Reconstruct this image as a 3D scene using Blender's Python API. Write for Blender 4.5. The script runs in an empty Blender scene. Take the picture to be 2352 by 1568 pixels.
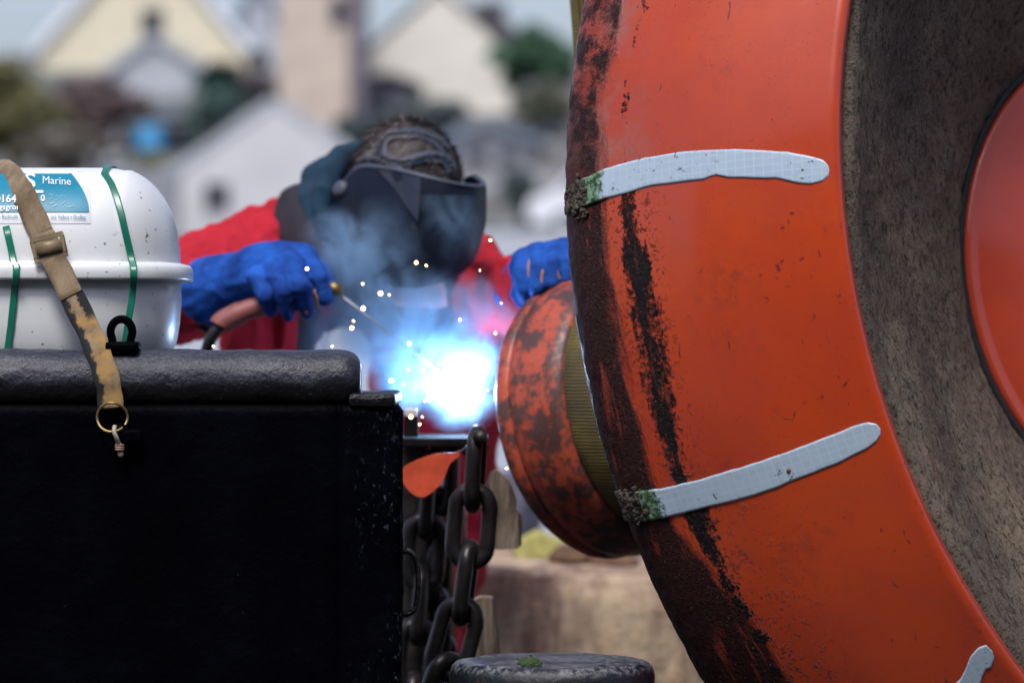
import bpy, bmesh, math, random
from mathutils import Vector, Matrix, noise
from math import sin, cos, pi, radians

# ------------------------------------------------------------------ camera, world, sun, exposure
C = bpy.context.scene.collection
sc = bpy.context.scene
H = 1.03                                   # eye height above the deck
K = (36.0 / 135.0) / 2352.0                # tangent per photograph pixel
cam_d = bpy.data.cameras.new('camera')
cam = bpy.data.objects.new('camera', cam_d); C.objects.link(cam)
cam.location = (0, 0, H); cam.rotation_euler = (pi / 2, 0, 0)
cam_d.lens = 135; cam_d.sensor_width = 36; cam_d.clip_start = 0.1; cam_d.clip_end = 6000
cam_d.dof.use_dof = True; cam_d.dof.focus_distance = 5.28; cam_d.dof.aperture_fstop = 3.6
sc.camera = cam

SUN_EL, SUN_AZ = radians(58), radians(195)   # azimuth: 0 = +Y, clockwise; the sun is high behind the camera, left
wd = bpy.data.worlds.new('World'); sc.world = wd; wd.use_nodes = True
wn = wd.node_tree.nodes; wl = wd.node_tree.links
sky = wn.new('ShaderNodeTexSky'); sky.sky_type = 'NISHITA'; sky.sun_disc = False
sky.sun_elevation = SUN_EL; sky.sun_rotation = SUN_AZ
sky.air_density = 1.0; sky.dust_density = 3.0; sky.ozone_density = 1.5
hs = wn.new('ShaderNodeHueSaturation'); hs.inputs['Saturation'].default_value = 0.75
tint = wn.new('ShaderNodeMix'); tint.data_type = 'RGBA'; tint.blend_type = 'MULTIPLY'; tint.inputs[0].default_value = 1; tint.inputs[7].default_value = (1.0, 1.0, 1.12, 1)
wl.new(sky.outputs[0], hs.inputs['Color']); wl.new(hs.outputs[0], tint.inputs[6]); wl.new(tint.outputs[2], wn['Background'].inputs[0])
wn['Background'].inputs[1].default_value = 0.10
sun_d = bpy.data.lights.new('sun', 'SUN'); sun_d.energy = 1.5; sun_d.angle = radians(16); sun_d.color = (1, 0.96, 0.9)
sun = bpy.data.objects.new('sun', sun_d); C.objects.link(sun)
sdir = Vector((sin(SUN_AZ) * cos(SUN_EL), cos(SUN_AZ) * cos(SUN_EL), sin(SUN_EL)))
sun.rotation_euler = sdir.to_track_quat('Z', 'Y').to_euler()
sc.view_settings.view_transform = 'Standard'; sc.view_settings.look = 'None'
sc.view_settings.exposure = 0.72; sc.view_settings.gamma = 1.0
sc.render.engine = 'CYCLES'
sc.cycles.use_denoising = True
sc.cycles.max_bounces = 8; sc.cycles.volume_bounces = 1
sc.cycles.volume_step_rate = 0.5; sc.cycles.volume_max_steps = 256

# ------------------------------------------------------------------ helpers
def P(u, v, d):
    """a point of the place at distance d, measured from the photograph"""
    return Vector(((u - 1176) * K * d, d, H - (v - 784) * K * d))
def px(n, d): return n * K * d
def clamp(x, a=0., b=1.): return max(a, min(b, x))
def sstep(a, b, x):
    t = clamp((x - a) / (b - a)); return t * t * (3 - 2 * t)
def fbm(p, o=4): return noise.fractal(Vector(p), 1.0, 2.0, o)

class NB:
    """tiny node builder for a Principled material"""
    def __init__(self, name):
        self.m = bpy.data.materials.new(name); self.m.use_nodes = True
        self.t = self.m.node_tree; self.n = self.t.nodes; self.b = self.n['Principled BSDF']
        self.tc = self.n.new('ShaderNodeTexCoord')
    def lk(self, a, b): self.t.links.new(a, b)
    def val(self, sock, x):
        if hasattr(x, 'links') or isinstance(x, bpy.types.NodeSocket): self.lk(x, sock)
        elif isinstance(x, (tuple, list)):
            sock.default_value = (*x, 1) if len(sock.default_value) == 4 and len(x) == 3 else x
        else: sock.default_value = x
    def mapping(self, scale=(1, 1, 1), coord='Object', rot=(0, 0, 0)):
        q = self.n.new('ShaderNodeMapping'); self.lk(self.tc.outputs[coord], q.inputs[0])
        q.inputs['Scale'].default_value = scale; q.inputs['Rotation'].default_value = rot
        return q.outputs[0]
    def noise(self, scale=5, detail=4, rough=.55, vec=None, dist=0):
        q = self.n.new('ShaderNodeTexNoise')
        q.inputs['Scale'].default_value = scale; q.inputs['Detail'].default_value = detail
        q.inputs['Roughness'].default_value = rough; q.inputs['Distortion'].default_value = dist
        self.lk(vec if vec is not None else self.tc.outputs['Object'], q.inputs['Vector'])
        return q.outputs['Fac']
    def voro(self, scale=20, vec=None, feat='F1', out='Distance'):
        q = self.n.new('ShaderNodeTexVoronoi'); q.feature = feat; q.inputs['Scale'].default_value = scale
        self.lk(vec if vec is not None else self.tc.outputs['Object'], q.inputs['Vector'])
        return q.outputs[out]
    def math(self, op, a, b=0., c=0., cl=False):
        q = self.n.new('ShaderNodeMath'); q.operation = op; q.use_clamp = cl
        self.val(q.inputs[0], a); self.val(q.inputs[1], b); self.val(q.inputs[2], c)
        return q.outputs[0]
    def ramp(self, x, a, b, lo=0., hi=1.):
        q = self.n.new('ShaderNodeMapRange'); q.interpolation_type = 'SMOOTHSTEP'
        self.val(q.inputs['Value'], x); q.inputs['From Min'].default_value = a; q.inputs['From Max'].default_value = b
        q.inputs['To Min'].default_value = lo; q.inputs['To Max'].default_value = hi
        return q.outputs[0]
    def mix(self, f, a, b):
        q = self.n.new('ShaderNodeMix'); q.data_type = 'RGBA'
        self.val(q.inputs[0], f); self.val(q.inputs[6], a); self.val(q.inputs[7], b)
        return q.outputs[2]
    def sep(self, vec):
        q = self.n.new('ShaderNodeSeparateXYZ'); self.lk(vec, q.inputs[0]); return q.outputs
    def comb(self, x, y, z):
        q = self.n.new('ShaderNodeCombineXYZ'); self.val(q.inputs[0], x); self.val(q.inputs[1], y); self.val(q.inputs[2], z)
        return q.outputs[0]
    def bump(self, h, strength=.3, dist=.01, prev=None):
        q = self.n.new('ShaderNodeBump'); q.inputs['Strength'].default_value = strength; q.inputs['Distance'].default_value = dist
        self.lk(h, q.inputs['Height'])
        if prev is not None: self.lk(prev, q.inputs['Normal'])
        return q.outputs[0]
    def out(self, color=None, rough=None, normal=None, metal=None, coat=None, spec=None):
        b = self.b.inputs
        if color is not None: self.val(b['Base Color'], color)
        if rough is not None: self.val(b['Roughness'], rough)
        if normal is not None: self.lk(normal, b['Normal'])
        if metal is not None: self.val(b['Metallic'], metal)
        if coat is not None:
            self.val(b['Coat Weight'], coat[0]); self.val(b['Coat Roughness'], coat[1])
        if spec is not None: self.val(b['Specular IOR Level'], spec)
        return self.m

def basic(name, col, rough=.6, var=.25, scale=8, metal=0, bump=.15, bs=60, bd=.002, spec=.5):
    n = NB(name)
    f = n.ramp(n.noise(scale, 5, .6), .3, .7)
    c2 = tuple(min(1, x * (1 - var)) for x in col); c1 = tuple(min(1, x * (1 + var)) for x in col)
    return n.out(n.mix(f, c2, c1), rough, n.bump(n.noise(bs, 4, .6), bump, bd), metal, spec=spec)

_root_loc = {}
def thing(name, label, cat, loc=(0, 0, 0), group=None):
    o = bpy.data.objects.new(name, None); C.objects.link(o)
    o.location = loc; o.empty_display_size = .1
    o['label'] = label; o['category'] = cat
    if group: o['group'] = group
    _root_loc[o] = Vector(loc); return o
def tag(o, label, cat, group=None, kind=None):
    o['label'] = label; o['category'] = cat
    if group: o['group'] = group
    if kind: o['kind'] = kind
    return o
def obj(name, bm, mat, parent=None, smooth=True, loc=None, kind=None, label=None):
    """links a bmesh (in world coordinates) as ONE object; loc is its base when it is top-level"""
    me = bpy.data.meshes.new(name)
    bmesh.ops.recalc_face_normals(bm, faces=bm.faces)
    base = Vector(loc) if loc is not None else Vector((0, 0, 0))
    if parent is not None: base = _root_loc[parent]
    bm.transform(Matrix.Translation(-base))
    bm.to_mesh(me); bm.free()
    if smooth:
        me.polygons.foreach_set('use_smooth', [True] * len(me.polygons))
    for m in (mat if isinstance(mat, (list, tuple)) else [mat]): me.materials.append(m)
    o = bpy.data.objects.new(name, me); C.objects.link(o)
    if parent is not None: o.parent = parent; _root_loc[o] = base
    else: o.location = base; _root_loc[o] = base
    if kind: o['kind'] = kind
    if label: o['label'] = label
    return o
def sharp(o, ang=35):
    me = o.data
    try: me.set_sharp_from_angle(angle=radians(ang))
    except Exception: pass
    return o

def loft(bm, rings, closed=True, cap0=False, cap1=False):
    R = [[bm.verts.new(p) for p in r] for r in rings]
    n = len(R[0]); fs = []
    for i in range(len(R) - 1):
        for j in range(n if closed else n - 1):
            k = (j + 1) % n
            try: fs.append(bm.faces.new((R[i][j], R[i][k], R[i + 1][k], R[i + 1][j])))
            except ValueError: pass
    if cap0: bm.faces.new(R[0][::-1])
    if cap1: bm.faces.new(R[-1])
    return R
def box(bm, x0, x1, y0, y1, z0, z1, bev=0, rot=None, cen=None):
    t = bmesh.new()
    r = bmesh.ops.create_cube(t, size=1)
    bmesh.ops.scale(t, vec=(x1 - x0, y1 - y0, z1 - z0), verts=t.verts)
    if bev: bmesh.ops.bevel(t, geom=t.edges[:], offset=bev, segments=2, affect='EDGES', profile=.6)
    if rot is not None: t.transform(rot.to_4x4())
    t.transform(Matrix.Translation(((x0 + x1) / 2, (y0 + y1) / 2, (z0 + z1) / 2)))
    m = bpy.data.meshes.new('t'); t.to_mesh(m); t.free(); bm.from_mesh(m); bpy.data.meshes.remove(m)
def frames(pts, up=Vector((0, -1, 0.01))):
    out = []
    for i, p in enumerate(pts):
        a = pts[max(0, i - 1)]; b = pts[min(len(pts) - 1, i + 1)]
        t = (b - a).normalized(); s = t.cross(up)
        if s.length < 1e-4: s = t.cross(Vector((1, 0, 0)))
        s.normalize(); out.append((t, s, s.cross(t).normalized()))
    return out
def spline(pts, n=8):
    """Catmull-Rom through pts (tuples of any length)"""
    L = [tuple(p) for p in pts]; out = []
    for i in range(len(L) - 1):
        p0 = L[max(0, i - 1)]; p1 = L[i]; p2 = L[i + 1]; p3 = L[min(len(L) - 1, i + 2)]
        for k in range(n):
            t = k / n
            out.append(tuple(.5 * ((2 * b) + (-a + c) * t + (2 * a - 5 * b + 4 * c - d) * t * t + (-a + 3 * b - 3 * c + d) * t ** 3)
                             for a, b, c, d in zip(p0, p1, p2, p3)))
    out.append(L[-1]); return out
def tube(bm, pts, rad, seg=12, closed=False, cap=True, sx=1., sy=1.):
    pts = [Vector(p) for p in pts]; n = len(pts)
    if closed:
        fr = []
        for i in range(n):
            t = (pts[(i + 1) % n] - pts[i - 1]).normalized(); cen = sum(pts, Vector()) / n
            s = (pts[i] - cen); s = (s - t * s.dot(t)).normalized(); fr.append((t, s, t.cross(s)))
    else: fr = frames(pts)
    rings = []
    for i, p in enumerate(pts):
        r = rad[i] if isinstance(rad, (list, tuple)) else rad
        rings.append([p + fr[i][1] * cos(2 * pi * j / seg) * r * sx + fr[i][2] * sin(2 * pi * j / seg) * r * sy for j in range(seg)])
    if closed: rings.append(rings[0])
    R = loft(bm, rings, True, cap and not closed, cap and not closed)
    if closed: bmesh.ops.remove_doubles(bm, verts=bm.verts, dist=1e-6)
def capsules(bm, chain, seg=16):
    """tapered capsules joined along a chain of (point, radius)"""
    for (p, r), (q, s) in zip(chain, chain[1:]):
        p = Vector(p); q = Vector(q); ax = q - p; L = ax.length
        if L < 1e-6: continue
        ax /= L; a = ax.orthogonal().normalized(); b = ax.cross(a)
        rings = []
        N = 6
        for i in range(N + 1):
            th = -pi / 2 + (pi / 2) * i / N
            rings.append([p + ax * r * sin(th) + (a * cos(f) + b * sin(f)) * max(1e-4, r * cos(th)) for f in [2 * pi * j / seg for j in range(seg)]])
        for i in range(N + 1):
            th = (pi / 2) * i / N
            rings.append([q + ax * s * sin(th) + (a * cos(f) + b * sin(f)) * max(1e-4, s * cos(th)) for f in [2 * pi * j / seg for j in range(seg)]])
        loft(bm, rings, True, True, True)
def fused(bm, voxel=.006, smooth=6, disp=None):
    """melts overlapping pieces into one continuous surface; returns a new bmesh"""
    me = bpy.data.meshes.new('t'); bmesh.ops.recalc_face_normals(bm, faces=bm.faces); bm.to_mesh(me); bm.free()
    o = bpy.data.objects.new('t', me); C.objects.link(o)
    m = o.modifiers.new('r', 'REMESH'); m.mode = 'VOXEL'; m.voxel_size = voxel
    if smooth:
        s = o.modifiers.new('s', 'SMOOTH'); s.factor = .5; s.iterations = smooth
    dg = bpy.context.evaluated_depsgraph_get()
    e = o.evaluated_get(dg).to_mesh()
    nb = bmesh.new(); nb.from_mesh(e)
    o.evaluated_get(dg).to_mesh_clear()
    bpy.data.objects.remove(o); bpy.data.meshes.remove(me)
    if disp:
        nb.normal_update()
        mv = [(v, v.co + v.normal * disp(v.co, v.normal)) for v in nb.verts]
        for v, c in mv: v.co = c
    return nb
def sphere(bm, c, r, sub=2, sc_=(1, 1, 1)):
    t = bmesh.new(); bmesh.ops.create_icosphere(t, subdivisions=sub, radius=1)
    t.transform(Matrix.Diagonal((*[r * s for s in sc_], 1))); t.transform(Matrix.Translation(c))
    m = bpy.data.meshes.new('t'); t.to_mesh(m); t.free(); bm.from_mesh(m); bpy.data.meshes.remove(m)
def prism(bm, poly, off):
    """polygon (list of points) given thickness off (vector)"""
    off = Vector(off); a = [bm.verts.new(Vector(p)) for p in poly]; b = [bm.verts.new(Vector(p) + off) for p in poly]
    bm.faces.new(a); bm.faces.new(b[::-1]); n = len(a)
    for i in range(n): bm.faces.new((a[i], b[i], b[(i + 1) % n], a[(i + 1) % n]))
def text_bm(body, size, f, bold=0., res=4, sub=0):
    """lettering as a flat mesh, every vertex carried through f(x, y)"""
    cu = bpy.data.curves.new('t', 'FONT'); cu.body = body; cu.size = size; cu.offset = bold; cu.resolution_u = res
    o = bpy.data.objects.new('t', cu); C.objects.link(o)
    dg = bpy.context.evaluated_depsgraph_get(); dg.update()
    me = bpy.data.meshes.new_from_object(o.evaluated_get(dg))
    bm = bmesh.new(); bm.from_mesh(me)
    bpy.data.objects.remove(o); bpy.data.curves.remove(cu); bpy.data.meshes.remove(me)
    bmesh.ops.triangulate(bm, faces=bm.faces)
    for v in bm.verts: v.co = f(v.co.x, v.co.y)
    return bm

# ------------------------------------------------------------------ materials
def m_navy():
    n = NB('black_navy_paint')
    big = n.noise(6, 5, .6); fine = n.noise(140, 5, .65)
    sp = n.ramp(n.noise(75, 6, .75), .655, .72); patchy = n.ramp(n.noise(5, 3, .5), .45, .68)
    ox = n.sep(n.tc.outputs['Object'])[0]; corner = n.ramp(ox, .36, .445)
    arc_flecks = n.ramp(n.noise(120, 6, .8, n.mapping((1, 1, .6))), .565, .65)
    scr = n.math('MAXIMUM', n.math('MULTIPLY', sp, patchy), n.math('MULTIPLY', n.math('MULTIPLY', arc_flecks, corner), n.ramp(n.noise(9, 4, .6), .4, .6)))  # corner flecks are blue arc glints put into the colour; the rest are chips
    hair = n.ramp(n.noise(30, 2, .5, n.mapping((1, 1, .25), rot=(0, .9, 0)), 1.5), .695, .71)
    col = n.mix(n.ramp(big, .3, .7), (.0005, .0006, .0016), (.0015, .0018, .0036))
    col = n.mix(n.math('MULTIPLY', scr, .5), col, (.12, .15, .21))
    nrm = n.bump(n.noise(420, 3, .6), .22, .001, n.bump(fine, .35, .004, n.bump(n.noise(22, 4, .6), .35, .01)))
    return n.out(col, n.ramp(fine, .3, .7, .42, .62), nrm, spec=.02)
RAILZ = H - (873 - 784) * K * 5.245
def m_rail():
    n = NB('scuffed_toplit_rail_paint')
    big = n.noise(9, 5, .65, n.mapping((.4, 1, 1))); fine = n.noise(160, 5, .65)
    zz = n.math('ADD', n.sep(n.tc.outputs['Object'])[2], n.math('MULTIPLY', n.math('SUBTRACT', n.noise(70, 5, .7, n.mapping((.5, 1, 1))), .5), .035))
    worn = n.ramp(zz, RAILZ - .012, RAILZ + .010)  # paler upper half is overhead light put into the colour, amid real scuffs
    grey = n.mix(n.ramp(n.noise(11, 6, .7, n.mapping((.35, 1, 1))), .34, .66), (.008, .010, .018), (.058, .066, .092))
    grey = n.mix(n.ramp(n.noise(230, 4, .75), .36, .62, .75, 0), grey, (.008, .009, .015))
    col = n.mix(worn, (.0025, .0028, .005), grey)
    col = n.mix(n.math('MULTIPLY', n.ramp(n.noise(5, 4, .6), .56, .68), .6), col, (.045, .026, .018))
    col = n.mix(n.math('MULTIPLY', n.ramp(n.noise(90, 6, .7), .62, .72), .5), col, (.16, .19, .24))
    nrm = n.bump(fine, .5, .003, n.bump(n.noise(35, 4, .65), .5, .008))
    return n.out(col, n.ramp(big, .3, .7, .32, .50), nrm, spec=.42)
def m_white():
    n = NB('white_grp')
    speck = n.ramp(n.noise(95, 3, .6), .655, .69); sparse = n.ramp(n.noise(14, 3, .5), .42, .58)
    stain = n.ramp(n.noise(10, 5, .65, n.mapping((1, 1, .35))), .5, .78)
    col = n.mix(n.math('MULTIPLY', stain, .35), (.80, .83, .84), (.58, .58, .53))
    col = n.mix(n.math('MULTIPLY', n.math('MULTIPLY', speck, sparse), .85), col, (.06, .05, .04))
    dots = n.ramp(n.voro(42), .10, .06); some = n.ramp(n.noise(9, 2, .5), .52, .6)
    col = n.mix(n.math('MULTIPLY', n.math('MULTIPLY', dots, some), .8), col, (.08, .07, .055))
    return n.out(col, .32, n.bump(n.noise(28, 4, .6), .06, .004))
YB = .245            # distance along the strap to its buckle
def m_webbing():
    n = NB('webbing')
    uv = n.sep(n.tc.outputs['UV'])     # x across 0..1, y along in metres
    weave = n.n.new('ShaderNodeTexWave'); weave.inputs['Scale'].default_value = 210; weave.bands_direction = 'Y'
    weave.inputs['Distortion'].default_value = 1.2
    n.lk(n.tc.outputs['UV'], weave.inputs['Vector'])
    dirt = n.noise(26, 6, .65, n.mapping((1, 1, .5)))
    col = n.mix(n.ramp(dirt, .32, .68), (.13, .085, .045), (.33, .25, .155))
    col = n.mix(n.ramp(n.noise(300, 3, .6), .55, .7, 0, .5), col, (.1, .075, .05))
    edge = n.noise(45, 5, .7)
    yy = n.ramp(uv[1], YB + .05, YB + .11)
    lim = n.math('ADD', n.math('MULTIPLY', n.math('SUBTRACT', edge, .5), .9), uv[0])
    lft = n.math('MULTIPLY', n.ramp(lim, .30, .18), yy)
    yr = n.ramp(uv[1], YB + .115, YB + .14)
    rgt = n.math('MULTIPLY', n.ramp(lim, .56, .66), n.math('MULTIPLY', yr, n.ramp(uv[1], YB + .215, YB + .195)))
    blk = n.math('MAXIMUM', lft, rgt)
    amber = n.math('MULTIPLY', n.ramp(uv[1], YB + .155, YB + .185), n.ramp(edge, .35, .6))
    col = n.mix(amber, col, (.36, .21, .065))
    col = n.mix(blk, col, (.008, .008, .011))
    return n.out(col, .85, n.bump(weave.outputs['Color'], .5, .0012, n.bump(dirt, .4, .004)))
def m_buoy():
    n = NB('orange_buoy_skin')
    uv = n.sep(n.tc.outputs['UV'])     # x = axial position (metres, 0 at the front edge, negative backwards), y = angle / 360
    t = uv[0]; ang = uv[1]
    pol = n.comb(n.math('MULTIPLY', t, 1.), n.math('MULTIPLY', ang, 1.6), 0)
    low = n.noise(9, 3, .5, pol); mid = n.noise(34, 5, .65, pol); fine = n.noise(150, 5, .7)
    base = n.mix(n.ramp(n.noise(5, 5, .6), .35, .68), (.50, .057, .011), (.43, .048, .018))
    base = n.mix(n.ramp(n.noise(26, 6, .7), .55, .75, 0, .45), base, (.42, .045, .022))
    dots = n.math('MULTIPLY', n.ramp(n.voro(150), .22, .10), n.ramp(n.math('ADD', n.noise(11, 4, .65), n.math('MULTIPLY', n.ramp(ang, -.045, -.075), n.ramp(t, -.03, -.12, 0, .09))), .49, .63))
    base = n.mix(n.math('MULTIPLY', dots, .7), base, (.09, .025, .02))
    grime = n.math('MULTIPLY', n.ramp(n.noise(6, 6, .75), .50, .68), n.ramp(n.noise(70, 4, .7), .40, .62))
    base = n.mix(n.math('MULTIPLY', grime, .5), base, (.23, .035, .022))
    # pale scuffs and specks
    scuff = n.math('MULTIPLY', n.ramp(n.noise(60, 6, .75), .60, .67), n.ramp(n.noise(7, 2), .44, .60))
    base = n.mix(n.math('MULTIPLY', scuff, .75), base, (.10, .028, .022))
    marks = n.ramp(n.noise(42, 3, .5, n.mapping((1, 1, .5), rot=(.4, .5, .2)), 2.0), .70, .73)
    base = n.mix(n.math('MULTIPLY', marks, .7), base, (.06, .02, .02))
    # fouling towards the back
    tt = n.math('ADD', t, n.math('MULTIPLY', n.math('SUBTRACT', low, .5), .075))
    tt = n.math('ADD', tt, n.math('MULTIPLY', n.math('SUBTRACT', mid, .5), .09))
    tt = n.math('ADD', tt, n.math('MULTIPLY', n.ramp(ang, .004, .05), .008))
    tt = n.math('SUBTRACT', tt, n.math('MULTIPLY', n.ramp(ang, -.045, -.085), n.ramp(n.noise(13, 5, .7, n.comb(n.math('MULTIPLY', t, 1.), n.math('MULTIPLY', ang, .9), 5.)), .32, .54, 0, .062)))
    foul = n.math('MULTIPLY', n.ramp(tt, -.272, -.302), n.math('SUBTRACT', 1, n.math('MULTIPLY', n.ramp(ang, .006, .045), n.ramp(n.noise(22, 5, .7), .42, .60, 0, .65))))
    # dark tide line round the flank
    d = n.math('ABSOLUTE', n.math('ADD', n.math('ADD', t, .247), n.math('MULTIPLY', n.math('SUBTRACT', low, .5), .05)))
    wdt = n.math('MULTIPLY', n.ramp(n.noise(7, 4, .6, n.comb(0, n.math('MULTIPLY', ang, 3), 3.1)), .30, .72), .020)
    d = n.math('ADD', d, n.math('MULTIPLY', n.math('SUBTRACT', mid, .5), .060))
    d = n.math('ADD', d, n.math('MULTIPLY', n.math('SUBTRACT', fine, .5), .040))
    up = n.ramp(ang, .008, .02)
    line = n.ramp(n.math('ADD', n.math('SUBTRACT', d, wdt), n.math('ADD', n.math('MULTIPLY', up, .013), n.math('MULTIPLY', n.ramp(ang, -.050, -.075), n.ramp(n.noise(26, 5, .7), .40, .60, 0, .022)))), .004, -.004)
    film = n.math('MULTIPLY', n.math('MULTIPLY', n.ramp(tt, -.19, -.27), up), n.ramp(n.noise(10, 5, .65), .40, .62))
    base = n.mix(n.math('MULTIPLY', film, .55), base, (.26, .17, .14))
    # stronger fouling low on the ring, speckles scattered in front of it
    lowside = n.ramp(ang, -.035, -.085)
    spk = n.math('MULTIPLY', n.ramp(n.math('ADD', n.math('MULTIPLY', fine, .6), n.math('MULTIPLY', n.noise(40, 4, .6), .4)), .55, .60),
                 n.math('MULTIPLY', lowside, n.ramp(t, -.13, -.25)))
    near = n.math('MULTIPLY', n.ramp(d, .05, .0), n.ramp(n.noise(130, 5, .75), .56, .62))
    line = n.math('MAXIMUM', line, n.math('MULTIPLY', near, n.math('SUBTRACT', 1, up)))
    dark = n.math('MAXIMUM', n.math('MAXIMUM', n.math('MULTIPLY', foul, .96), line), n.math('MULTIPLY', spk, .9))
    crust = n.mix(n.ramp(fine, .42, .62), (.0035, .0025, .0035), (.020, .010, .010))
    crust = n.mix(n.ramp(n.noise(50, 5, .7, n.comb(n.math('MULTIPLY', t, 1.), n.math('MULTIPLY', ang, 1.1), 2.)), .56, .66), crust, (.24, .035, .022))
    crust = n.mix(n.ramp(n.noise(240, 3, .6), .66, .72, 0, .5), crust, (.3, .27, .25))
    col = n.mix(dark, base, crust)
    relief = n.math('MULTIPLY', dark, n.math('ADD', n.math('MULTIPLY', fine, .7), n.math('MULTIPLY', n.noise(320, 4, .7), .5)))
    nrm = n.bump(relief, .9, .006, n.bump(n.noise(14, 4, .6), .05, .01))
    rough = n.math('ADD', n.math('MULTIPLY', dark, .20), n.ramp(n.noise(8, 4, .6), .3, .7, .20, .34))
    return n.out(col, rough, nrm, spec=n.math('SUBTRACT', .40, n.math('MULTIPLY', dark, .24)), coat=(n.math('MULTIPLY', n.math('SUBTRACT', 1, dark), .10), .10))
def m_foam():
    n = NB('weathered_brown_foam')
    uv = n.sep(n.tc.outputs['UV'])
    a = n.noise(4, 6, .62); b = n.noise(70, 6, .72); c = n.noise(240, 4, .7)
    col = n.mix(n.ramp(a, .32, .68), (.145, .120, .094), (.29, .225, .155))
    col = n.mix(n.ramp(n.noise(2.3, 4, .6), .45, .7, 0, .7), col, (.075, .068, .060))
    col = n.mix(n.ramp(n.noise(6, 5, .7), .58, .74, 0, .6), col, (.20, .085, .05))
    col = n.mix(n.ramp(b, .52, .36, 0, .9), col, (.012, .010, .009))
    col = n.mix(n.ramp(c, .66, .74, 0, .8), col, (.34, .29, .23))
    glint = n.math('MULTIPLY', n.ramp(n.voro(170), .16, .08), n.ramp(n.noise(30, 4, .7), .46, .60))
    col = n.mix(n.math('MULTIPLY', glint, .8), col, (.55, .50, .43))
    edgeband = n.ramp(uv[0], .06, .0)
    col = n.mix(n.math('MULTIPLY', edgeband, .6), col, (.085, .06, .034))
    pits = n.ramp(n.voro(130), .10, .40)
    nrm = n.bump(c, 1.0, .005, n.bump(b, .8, .010, n.bump(pits, .9, .008)))
    return n.out(col, n.ramp(c, .4, .7, .75, .42), nrm, spec=.4)
def m_tape():
    n = NB('reflective_tape')
    uv = n.sep(n.tc.outputs['UV'])     # x axial metres, y angle/360
    br = n.n.new('ShaderNodeTexBrick'); br.offset = 0; br.inputs['Scale'].default_value = 1
    br.inputs['Brick Width'].default_value = .0105; br.inputs['Row Height'].default_value = .0105; br.inputs['Mortar Size'].default_value = .0011
    br.inputs['Mortar Smooth'].default_value = .6
    br.inputs['Color1'].default_value = (.40, .52, .63, 1); br.inputs['Color2'].default_value = (.36, .48, .60, 1); br.inputs['Mortar'].default_value = (.46, .57, .66, 1)
    n.lk(n.comb(uv[0], n.math('MULTIPLY', uv[1], 6.9), 0), br.inputs['Vector'])
    col = n.mix(n.ramp(n.noise(9, 4, .6), .35, .7, 0, .5), br.outputs['Color'], (.46, .57, .66))
    fine = n.noise(120, 5, .7)
    col = n.mix(n.math('MULTIPLY', n.ramp(fine, .60, .65), n.ramp(n.noise(16, 3), .44, .6)), col, (.03, .028, .022))
    tt = n.math('ADD', uv[0], n.math('MULTIPLY', n.math('SUBTRACT', n.noise(60, 5, .7), .5), .06))
    moss = n.ramp(tt, -.288, -.300)
    green = n.mix(n.ramp(fine, .42, .6), (.018, .065, .018), (.20, .33, .22))
    col = n.mix(moss, col, green)
    crust = n.mix(n.ramp(fine, .4, .62), (.02, .014, .010), (.16, .13, .085))
    col = n.mix(n.ramp(tt, -.318, -.330), col, crust)
    return n.out(col, n.math('ADD', .30, n.math('MULTIPLY', moss, .5)), n.bump(n.math('MULTIPLY', fine, moss), .8, .006), spec=.5)
def m_drum():
    n = NB('worn_orange_float')
    a = n.noise(15, 6, .68); b = n.noise(60, 6, .7)
    col = n.mix(n.ramp(n.noise(7, 4, .6), .3, .7), (.50, .10, .055), (.42, .065, .03))
    st_ = n.noise(22, 7, .75, n.mapping((1, 1, .45)), .5)
    wear = n.ramp(n.math('ADD', n.math('ADD', n.math('MULTIPLY', a, .4), n.math('MULTIPLY', b, .2)), n.math('MULTIPLY', st_, .4)), .455, .54)
    col = n.mix(n.math('MULTIPLY', wear, .94), col, n.mix(b, (.028, .020, .024), (.10, .06, .055)))
    return n.out(col, n.ramp(b, .3, .7, .3, .55), n.bump(b, .3, .003), spec=.45)
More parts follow.
